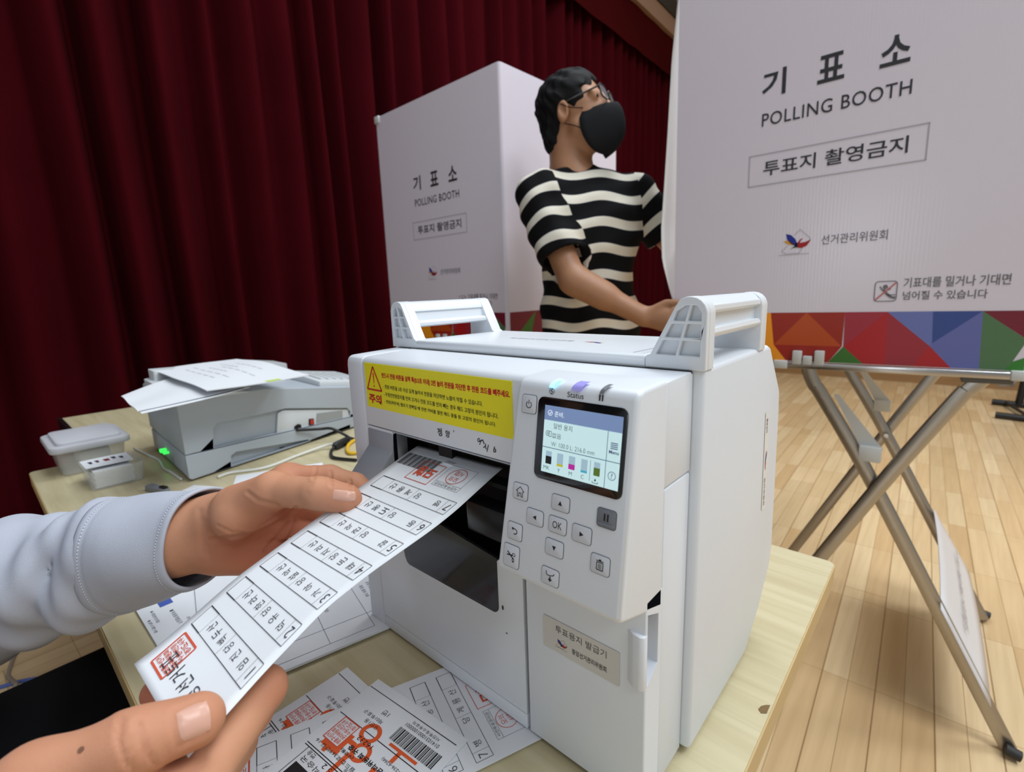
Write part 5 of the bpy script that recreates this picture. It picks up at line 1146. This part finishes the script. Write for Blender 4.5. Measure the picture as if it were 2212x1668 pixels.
def push(V, N, pts, w, dep):
    """press a skin crease along a line seen from the camera side"""
    Q = (V-CAM)@ROT; px = CX+FPX*Q[:, 0]/Q[:, 2]; py = CY+FPX*Q[:, 1]/Q[:, 2]
    face = ((CAM-V)*N).sum(1) > 0
    D = np.full(len(V), 1e9)
    for (ax_, ay), (bx, by) in zip(pts, pts[1:]):
        d = np.array((bx-ax_, by-ay)); t = np.clip(((px-ax_)*d[0]+(py-ay)*d[1])/(d@d), 0, 1); D = np.minimum(D, np.hypot(px-ax_-t*d[0], py-ay-t*d[1]))
    g = np.exp(-(D/w)**2)-.35*np.exp(-((D-2.0*w)/(1.1*w))**2)
    return V-N*(g*dep*face)[:, None]
def nail(name, V, Fq, quad, parent, tip=0.18):
    bv = BVHTree.FromPolygons([tuple(v) for v in V], Fq.tolist()); q = [np.array(c, float) for c in quad]; bm = B(); n = 10; G = {}
    for i in range(n+1):
        for j in range(n+1):
            s, t = i/n*2-1, j/n*2-1                      # s along the finger (base to tip), t across
            k = math.sqrt(max(0, 1-.36*s*s)) if s > 0 else math.sqrt(max(0, 1-.10*s*s)); tt = t*k; ss = s*math.sqrt(max(0, 1-.22*t*t)) if s > 0 else s*(1-.05*t*t)
            a, b = (ss+1)/2, (tt+1)/2; p = q[0]*(1-a)*(1-b)+q[1]*a*(1-b)+q[2]*a*b+q[3]*(1-a)*b
            d = Vector(_ray(p[0], p[1])).normalized(); h = bv.ray_cast(Vector(CAM), d)
            if h[0] is None: continue
            e = max(abs(s), abs(t)); G[i, j] = bm.verts.new(h[0]+h[1]*(0.00065*(1-e**4)+0.00005 if s < .85 else .0007))
    for i in range(n):
        for j in range(n):
            c = [G.get(k) for k in ((i, j), (i+1, j), (i+1, j+1), (i, j+1))]
            if all(c): bm.faces.new(c)
    o = obj(name, bm, M_nail, parent, smooth=180); return o
# ---- left hand: thumb on the slip, fingers curled behind it
Lw0, Lw1 = A_(385, 1165, .094), A_(458, 1148, .1155)
Lth = [A_(507, 1092, .126), A_(590, 1060, .143), A_(690, 1066, .1585), A_(749, 1079, .1705)]
Lin = [A_(622, 1034, .160), A_(712, 1031, .186), A_(768, 1046, .199), A_(812, 1078, .205)]
Lmi = [A_(640, 1078, .163), A_(725, 1103, .188), A_(775, 1125, .192), A_(800, 1140, .190)]
Lri = [A_(622, 1127, .157), A_(700, 1153, .177), A_(745, 1172, .178), A_(768, 1180, .172)]
Lpi = [A_(585, 1178, .148), A_(645, 1198, .163), A_(682, 1212, .164), A_(702, 1218, .160)]
vn = unit(np.array(CAM)-A_(560, 1140, .14))
def fing(Pt, P, r, k=.004):
    d = rc(Pt, P[0], P[1], r[0], r[1])
    for i in range(1, len(P)-1): d = smin(d, rc(Pt, P[i], P[i+1], r[i], r[i+1]), k)
    return d
def lhand(Pt):
    arm = rc(Pt, Lw0, Lw1, .031, .0285, flat=(vn, .74))
    pal = None
    for P, r in ((Lin, .0135), (Lmi, .0135), (Lri, .0130), (Lpi, .0125)):
        c = rc(Pt, Lw1+(P[0]-Lw1)*.12-vn*.004, P[0]-vn*.004, .019, r, flat=(vn, .85)); pal = c if pal is None else smin(pal, c, .012)
    thn = rc(Pt, Lw1+(Lth[0]-Lw1)*.45, Lth[1], .0195, .0150); hyp = rc(Pt, A_(482, 1192, .117), A_(565, 1205, .140), .0185, .0150)
    th2 = rc(Pt, A_(510, 1120, .122), A_(575, 1100, .142), .0165, .0135)
    d = smin(arm, pal, .02); d = smin(d, thn, .012); d = smin(d, th2, .010); d = smin(d, hyp, .012)
    d = smin(d, fing(Pt, Lin, (.0108, .0098, .0088, .0076)), .006)
    o = fing(Pt, Lmi, (.0108, .0098, .0088, .0078)); d = smin(d, o, .005)
    d = smin(d, fing(Pt, Lri, (.0104, .0094, .0085, .0075)), .005); d = smin(d, fing(Pt, Lpi, (.0098, .0085, .0076, .0068)), .005)
    t = fing(Pt, Lth, (.0165, .0128, .0113, .0100), .006); t = smin(t, rc(Pt, Lth[2]+(Lth[3]-Lth[2])*.45, Lth[3], .0112, .0102), .004)
    return smin(d, t, .004)
lo = np.min(np.stack([Lw0, Lpi[3], Lin[3], A_(510, 1250, .14)]), 0)-.035; hi = np.max(np.stack([Lw0, Lth[3], Lin[3], Lin[1]]), 0)+.03
VL, FL = sdf_mesh(lhand, lo, hi, .0014); VL = relax(VL, FL, 2, .5); NL = normals(VL, FL)
for pts, w, dep in (([(455, 1166), (490, 1162), (546, 1155), (595, 1133), (640, 1096)], 4, .0013), ([(572, 1190), (600, 1158), (628, 1128)], 4, .0012), ([(598, 1195), (622, 1165), (640, 1125)], 3.5, .0012), ([(432, 1105), (434, 1150), (440, 1195)], 6, .0004), ([(440, 1125), (444, 1165), (452, 1200)], 5, .0003),
                    ([(536, 1064), (558, 1081), (600, 1092)], 4, .0008), ([(678, 1034), (683, 1010)], 3, .0009), ([(716, 1050), (715, 1018)], 3, .0012), ([(757, 1062), (757, 1038)], 3, .0010), ([(666, 1042), (663, 1058), (666, 1070)], 6, .00025), ([(676, 1038), (672, 1052)], 4, .0002), ([(560, 1140), (590, 1120), (622, 1098)], 3, .0006), ([(470, 1135), (500, 1150), (530, 1152)], 3, .0005)):
    VL = push(VL, NL, pts, w, dep)
hL = np_obj('left_hand', VL, FL, M_hand, HPs, {'flush': flush(VL, [(Lth[3], .016, .45), (Lin[3], .02, .4), (Lmi[0], .03, .55), (Lri[0], .03, .6), (Lpi[0], .028, .6), (A_(510, 1190, .12), .03, .45), (Lth[2], .010, .25)])})
nail('thumb_nail', VL, FL, [(721, 1057), (768, 1061), (767, 1085), (718, 1079)], hL)
# ---- right hand: thumb on top of the slip's near end, fingers underneath
Rth = [Z_(60, 1700, .862)+np.array((-.008, -.032, -.016)), Z_(70, 1690, .866), Z_(285, 1606, .8695), Z_(425, 1556, .8672)]
Rin = [Z_(405, 1725, .838), Z_(572, 1487, .8445), Z_(500, 1502, .834), Z_(430, 1540, .833)]
Rmi = [Z_(385, 1775, .822), Z_(545, 1537, .826), Z_(430, 1515, .824), Z_(338, 1497, .826)]
Rri = [Rmi[0]+np.array((-.004, -.008, -.019)), Rmi[1]+np.array((-.006, -.008, -.018)), Rmi[2]+np.array((-.004, -.012, -.016)), Rmi[2]+np.array((-.022, -.022, -.014))]
Rpi = [Rri[0]+np.array((-.006, -.010, -.017)), Rri[1]+np.array((-.010, -.016, -.016)), Rri[2]+np.array((.002, -.018, -.014)), Rri[2]+np.array((-.013, -.026, -.012))]
Rw = np.array((-.262, -.066, .808)); Rf = np.array((-.315, -.165, .775)); rn = unit(np.cross(Rin[0]-Rw, Rpi[0]-Rin[0]))
def rhand(Pt):
    d = rc(Pt, Rf, Rw, .034, .0285, flat=(rn, .76)); pal = None
    for P in (Rin, Rmi, Rri, Rpi):
        c = rc(Pt, Rw, P[0], .018, .0122); pal = c if pal is None else smin(pal, c, .012)
    d = smin(d, pal, .02); d = smin(d, rc(Pt, Rw, Rth[0], .019, .0165), .014); d = smin(d, rc(Pt, Rth[1], Rin[0], .0085, .0085), .016)
    for P, r in ((Rin, (.0110, .0102, .0090, .0078)), (Rmi, (.0110, .0100, .0090, .0080)), (Rri, (.0105, .0095, .0086, .0076)), (Rpi, (.0098, .0086, .0078, .0068))): d = smin(d, fing(Pt, P, r), .0035)
    t = fing(Pt, Rth, (.0165, .0122, .0112, .0098), .007); t = smin(t, rc(Pt, Rth[2]+(Rth[3]-Rth[2])*.40, Rth[3], .0109, .0100, flat=((0.1, 0.1, 1), .92)), .004)
    return smin(d, t, .0045)
al = np.stack([Rf, Rw, *Rth, *Rin, *Rmi, *Rri, *Rpi]); VR, FR_ = sdf_mesh(rhand, al.min(0)-.036, al.max(0)+.022, .0014); VR = relax(VR, FR_, 2, .5); NR = normals(VR, FR_)
for pts, w, dep in (([(262, 1553), (256, 1600), (272, 1645), (292, 1668)], 7, .0009), ([(298, 1560), (303, 1600), (322, 1632), (335, 1652)], 6, .0008), ([(285, 1590), (282, 1625)], 6, .0005), ([(372, 1538), (374, 1575), (386, 1612)], 6, .0006), ([(388, 1612), (420, 1596), (445, 1585)], 5, .0005), ([(378, 1536), (410, 1522), (436, 1512)], 5, .0004)):
    VR = push(VR, NR, pts, w, dep)
hR = np_obj('right_hand', VR, FR_, M_hand, HPs, {'flush': flush(VR, [(Rth[3], .014, .4), (Rth[2], .012, .5), (Rin[1], .016, .5), (Rmi[3], .02, .8), (Rth[1], .02, .3)])})
nail('thumb_nail', VR, FR_, [(379, 1541), (447, 1508), (458, 1580), (392, 1604)], hR)
bv = BVHTree.FromPolygons([tuple(v) for v in VR], FR_.tolist()); h = bv.ray_cast(Vector(CAM), Vector(_ray(175, 1620)).normalized())
if h[0]: bm = B(); disc(bm, h[0]+h[1]*.00008, h[1], .0011, .0002, 10); obj('mole', bm, mat('mole_brown', (120, 80, 60), 0.6), hR)
# ---- shirt sleeves
Es = np.array((-.665, -.040, .775)); Wc = A_(443, 1152, .112); sdir = unit(Wc-Es); s1v = unit(np.cross(sdir, (0, 0, 1))); s2v = np.cross(s1v, sdir); Ls_ = np.linalg.norm(Wc-Es)
ShL = np.array((-.775, -.26, 1.0)); M_shirt = mat('grey_twill', (182, 186, 198), 0.85, spec=0.2, bump=0.25, bscale=1500, var=0.03, vscale=40)
def sl_coord(Pt):
    q = Pt-np.array(Es, np.float32); t = (q@np.array(sdir, np.float32))/Ls_; a = np.arctan2(q@np.array(s2v, np.float32), q@np.array(s1v, np.float32)); return t, a
def sleeveL(Pt):
    t, a = sl_coord(Pt); tt = np.clip(t, -.2, 1.2)
    ra = np.interp(tt, [-.2, 0, .25, .55, .8, 1.0, 1.2], [.066, .065, .058, .0505, .0455, .0395, .039])
    d = rc(Pt, Es, Es+sdir*Ls_*1.02, 0.0, 0.0, flat=(vn, .86))-ra
    w = .0030*np.sin(t*17+a*2+.8*np.sin(a*2))+.0026*np.sin(t*29-a*3+1.3)+.0014*np.sin(t*52+a*3+np.sin(t*11)*2)
    fold = -.0055*np.exp(-((t-.50-.10*np.sin(a+.3))/.035)**2)*np.clip(np.cos(a-.5), 0, 1)+.004*np.exp(-((t-.60-.10*np.sin(a+.3))/.05)**2)-.003*np.exp(-((t-.30+.12*np.sin(a+.8))/.04)**2)*np.clip(np.cos(a+.2), 0, 1)+.004*np.exp(-((t-.37+.12*np.sin(a+.8))/.05)**2)
    d = d-(w+fold)*np.clip((.80-t)/.2, 0.08, 1)
    up = rc(Pt, ShL, Es, .075, .066)+.003*np.sin(Pt[..., 2]*60+Pt[..., 1]*50); d = smin(d, up, .02)
    d = smax(d, (t-.735)*Ls_, .002); hole = rc(Pt, Es+sdir*Ls_*.62, Es+sdir*Ls_*1.1, .037, .0365, flat=(vn, .86)); return smax(d, -hole, .002)
lo = np.minimum(Es, ShL)-.09; hi = np.maximum(np.maximum(Wc, ShL), Es)+.09
Vs, Fs_ = sdf_mesh(sleeveL, lo, hi, .003); Vs = relax(Vs, Fs_, 2, .5); np_obj('left_sleeve', Vs, Fs_, M_shirt, HPs)
def cuff_pt(u, v, r0=0.0):
    a = 2*math.pi*u; e0 = .685+.022*math.sin(a*2); e1 = 1.0+.045*math.sin(a-.6); t = e0+(e1-e0)*v
    ra = np.interp(t, [.6, .72, .8, .97, 1.1], [.0492, .0489, .0472, .0404, .0400])+r0-.0011*math.sin(a*3+t*20)+.0020*math.sin(a+t*9)+.0009*math.exp(-((v-.06)/.03)**2)+.0008*math.exp(-((v-.955)/.03)**2)-.0006*math.exp(-((v-.13)/.02)**2)
    o = ra*(math.cos(a)*s1v+math.sin(a)*s2v); o = o-vn*(o@vn)*(1-.86); return Vector(Es+sdir*Ls_*t+o)
bm = B(); G1 = grid(bm, lambda u, v: cuff_pt(u, v), 96, 40, True); G2_ = grid(bm, lambda u, v: cuff_pt(u, v, -.0024), 96, 40, True)
for i in range(96):
    j = (i+1) % 96
    bm.faces.new([G1[i][40], G1[j][40], G2_[j][40], G2_[i][40]]); bm.faces.new([G1[i][0], G2_[i][0], G2_[j][0], G1[j][0]])
obj('left_cuff', bm, M_shirt, HPs, smooth=180)
bm = B()
for v in (.10, .93):
    for k in range(0, 120):
        p, q = cuff_pt(k/120, v, .0003), cuff_pt((k+.6)/120, v, .0003); tube(bm, [p, q], .00035, 5)
obj('cuff_stitching', bm, mat('stitch_thread', (206, 210, 218), 0.8), HPs, smooth=180)
# torso, right sleeve, head, lap: mostly behind the picture's left edge
TC = np.array((-.60, -.31, .95)); ShR = np.array((-.425, -.33, .995)); Er = np.array((-.395, -.315, .745))
def torso(Pt):
    d = rc(Pt, TC+(-.07, 0.02, .0), TC+(.07, -.02, 0), .115, .115); d = smin(d, rc(Pt, TC+(0, 0, -.04), TC+(0, -.02, -.40), .145, .15, flat=((0, 1, 0), .75)), .06)
    d = smin(d, rc(Pt, ShL+(.02, 0, 0), TC+(0, 0, .10), .07, .07), .05); d = smin(d, rc(Pt, ShR, TC+(0, 0, .10), .07, .07), .05); d = smin(d, rc(Pt, ShR, Er, .07, .058), .03)
    f = rc(Pt, Er, Rf+(Rw-Rf)*.1, .056, .044)+.003*np.sin(Pt[..., 0]*70+Pt[..., 1]*60); d = smin(d, f, .02)
    g = unit(Rw-Rf); d = smax(d, np.where(f < .03, (Pt-(Rf+(Rw-Rf)*.15))@np.array(g, np.float32), -1), .003); hole = rc(Pt, Rf-(Rw-Rf)*.4, Rf+(Rw-Rf)*.4, .037, .038); return smax(d, -hole, .003)
Vt, Ft = sdf_mesh(torso, (-.86, -.52, .48), (-.22, -.10, 1.14), .006); np_obj('shirt', relax(Vt, Ft, 1, .4), Ft, M_shirt, HPs)
def lap(Pt):
    d = None
    for a, b, c in (((-.675, -.30, .545), (-.672, .13, .575), (-.68, .17, .10)), ((-.52, -.30, .545), (-.500, .13, .575), (-.49, .17, .10))):
        e = smin(rc(Pt, a, b, .098, .080), rc(Pt, b, c, .076, .055), .03); d = e if d is None else smin(d, e, .055)
    return smin(d, rc(Pt, (-.64, -.33, .53), (-.55, -.33, .53), .12, .12), .04)
Vp, Fp = sdf_mesh(lap, (-.83, -.48, .06), (-.36, .30, .69), .008); np_obj('trousers', relax(Vp, Fp, 1, .4), Fp, M_blk, HPs)
for x in (-.68, -.49):
    Vq, Fq_ = sdf_mesh(lambda Pt: smax(smin(rc(Pt, (x, .14, .045), (x, .30, .035), .045, .037), rc(Pt, (x, .16, .05), (x, .165, .12), .05, .045), .03), .001-Pt[..., 2], .004), (x-.09, .06, -.02), (x+.09, .38, .2), .008); np_obj('shoe', Vq, Fq_, mat('dark_shoe', (30, 30, 34), 0.6), HPs)
HC2 = np.array((-.615, -.285, 1.235)); hv, hf_, hfun = person_head(HPs, HC2, (.35, .90, -.25), (-.93, .36, 0), M_skin, mask=False)
Vn, Fn = sdf_mesh(lambda Pt: smin(hfun(Pt), rc(Pt, TC+(0, 0, .06), HC2+np.array((0, -.03, -.05)), .058, .054), .02), HC2+(-.17, -.17, -.24), HC2+(.17, .17, .18), .0055); np_obj('body', Vn, Fn, M_skin, HPs)
# the seat under the person
CH = thing('chair', 'dark seat under the seated person at the near side of the table', 'chair', (-.6, -.32, 0))
bm = B(); prism_z(bm, rrect(-.82, -.55, -.37, -.07, .05), .40, .435, .01); obj('seat', bm, M_blk, CH)
bm = B(); prism_y(bm, rrect(-.81, .55, -.38, .88, .05), -.60, -.575, .008); obj('backrest', bm, M_blk, CH)
for x, y in ((-.79, -.52), (-.40, -.52), (-.79, -.10), (-.40, -.10)):
    bm = B(); tube(bm, [(x, y, .41), (x, y, .0)], .012, 10); obj('leg', bm, M_bs, CH)
for x in (-.76, -.43):
    bm = B(); tube(bm, [(x, -.54, .42), (x, -.60, .58)], .011, 8); obj('back_support', bm, M_bs, CH)
# floor cables at the lower left
cable('blue_cable', [at_z(-60, 1500, .004), at_z(0, 1485, .004), at_z(50, 1471, .004), at_z(105, 1465, .004), at_z(160, 1470, .004), at_z(230, 1500, .004)], .0055, mat('blue_cable', (84, 104, 170), 0.5), 'blue network cable lying on the wooden floor beside the black trousers')
cable('grey_cable', [at_z(40, 1395, .004), at_z(28, 1425, .004), at_z(18, 1455, .004), at_z(22, 1466, .004), at_z(34, 1478, .012), at_z(30, 1490, .004)], .0055, mat('grey_cable', (150, 136, 122), 0.5), 'thin grey cable crossing the blue cable on the wooden floor')
for i, (px, py) in enumerate(((3, 1432), (-2, 1499))):
    c_ = at_z(px, py, .0)
    pass
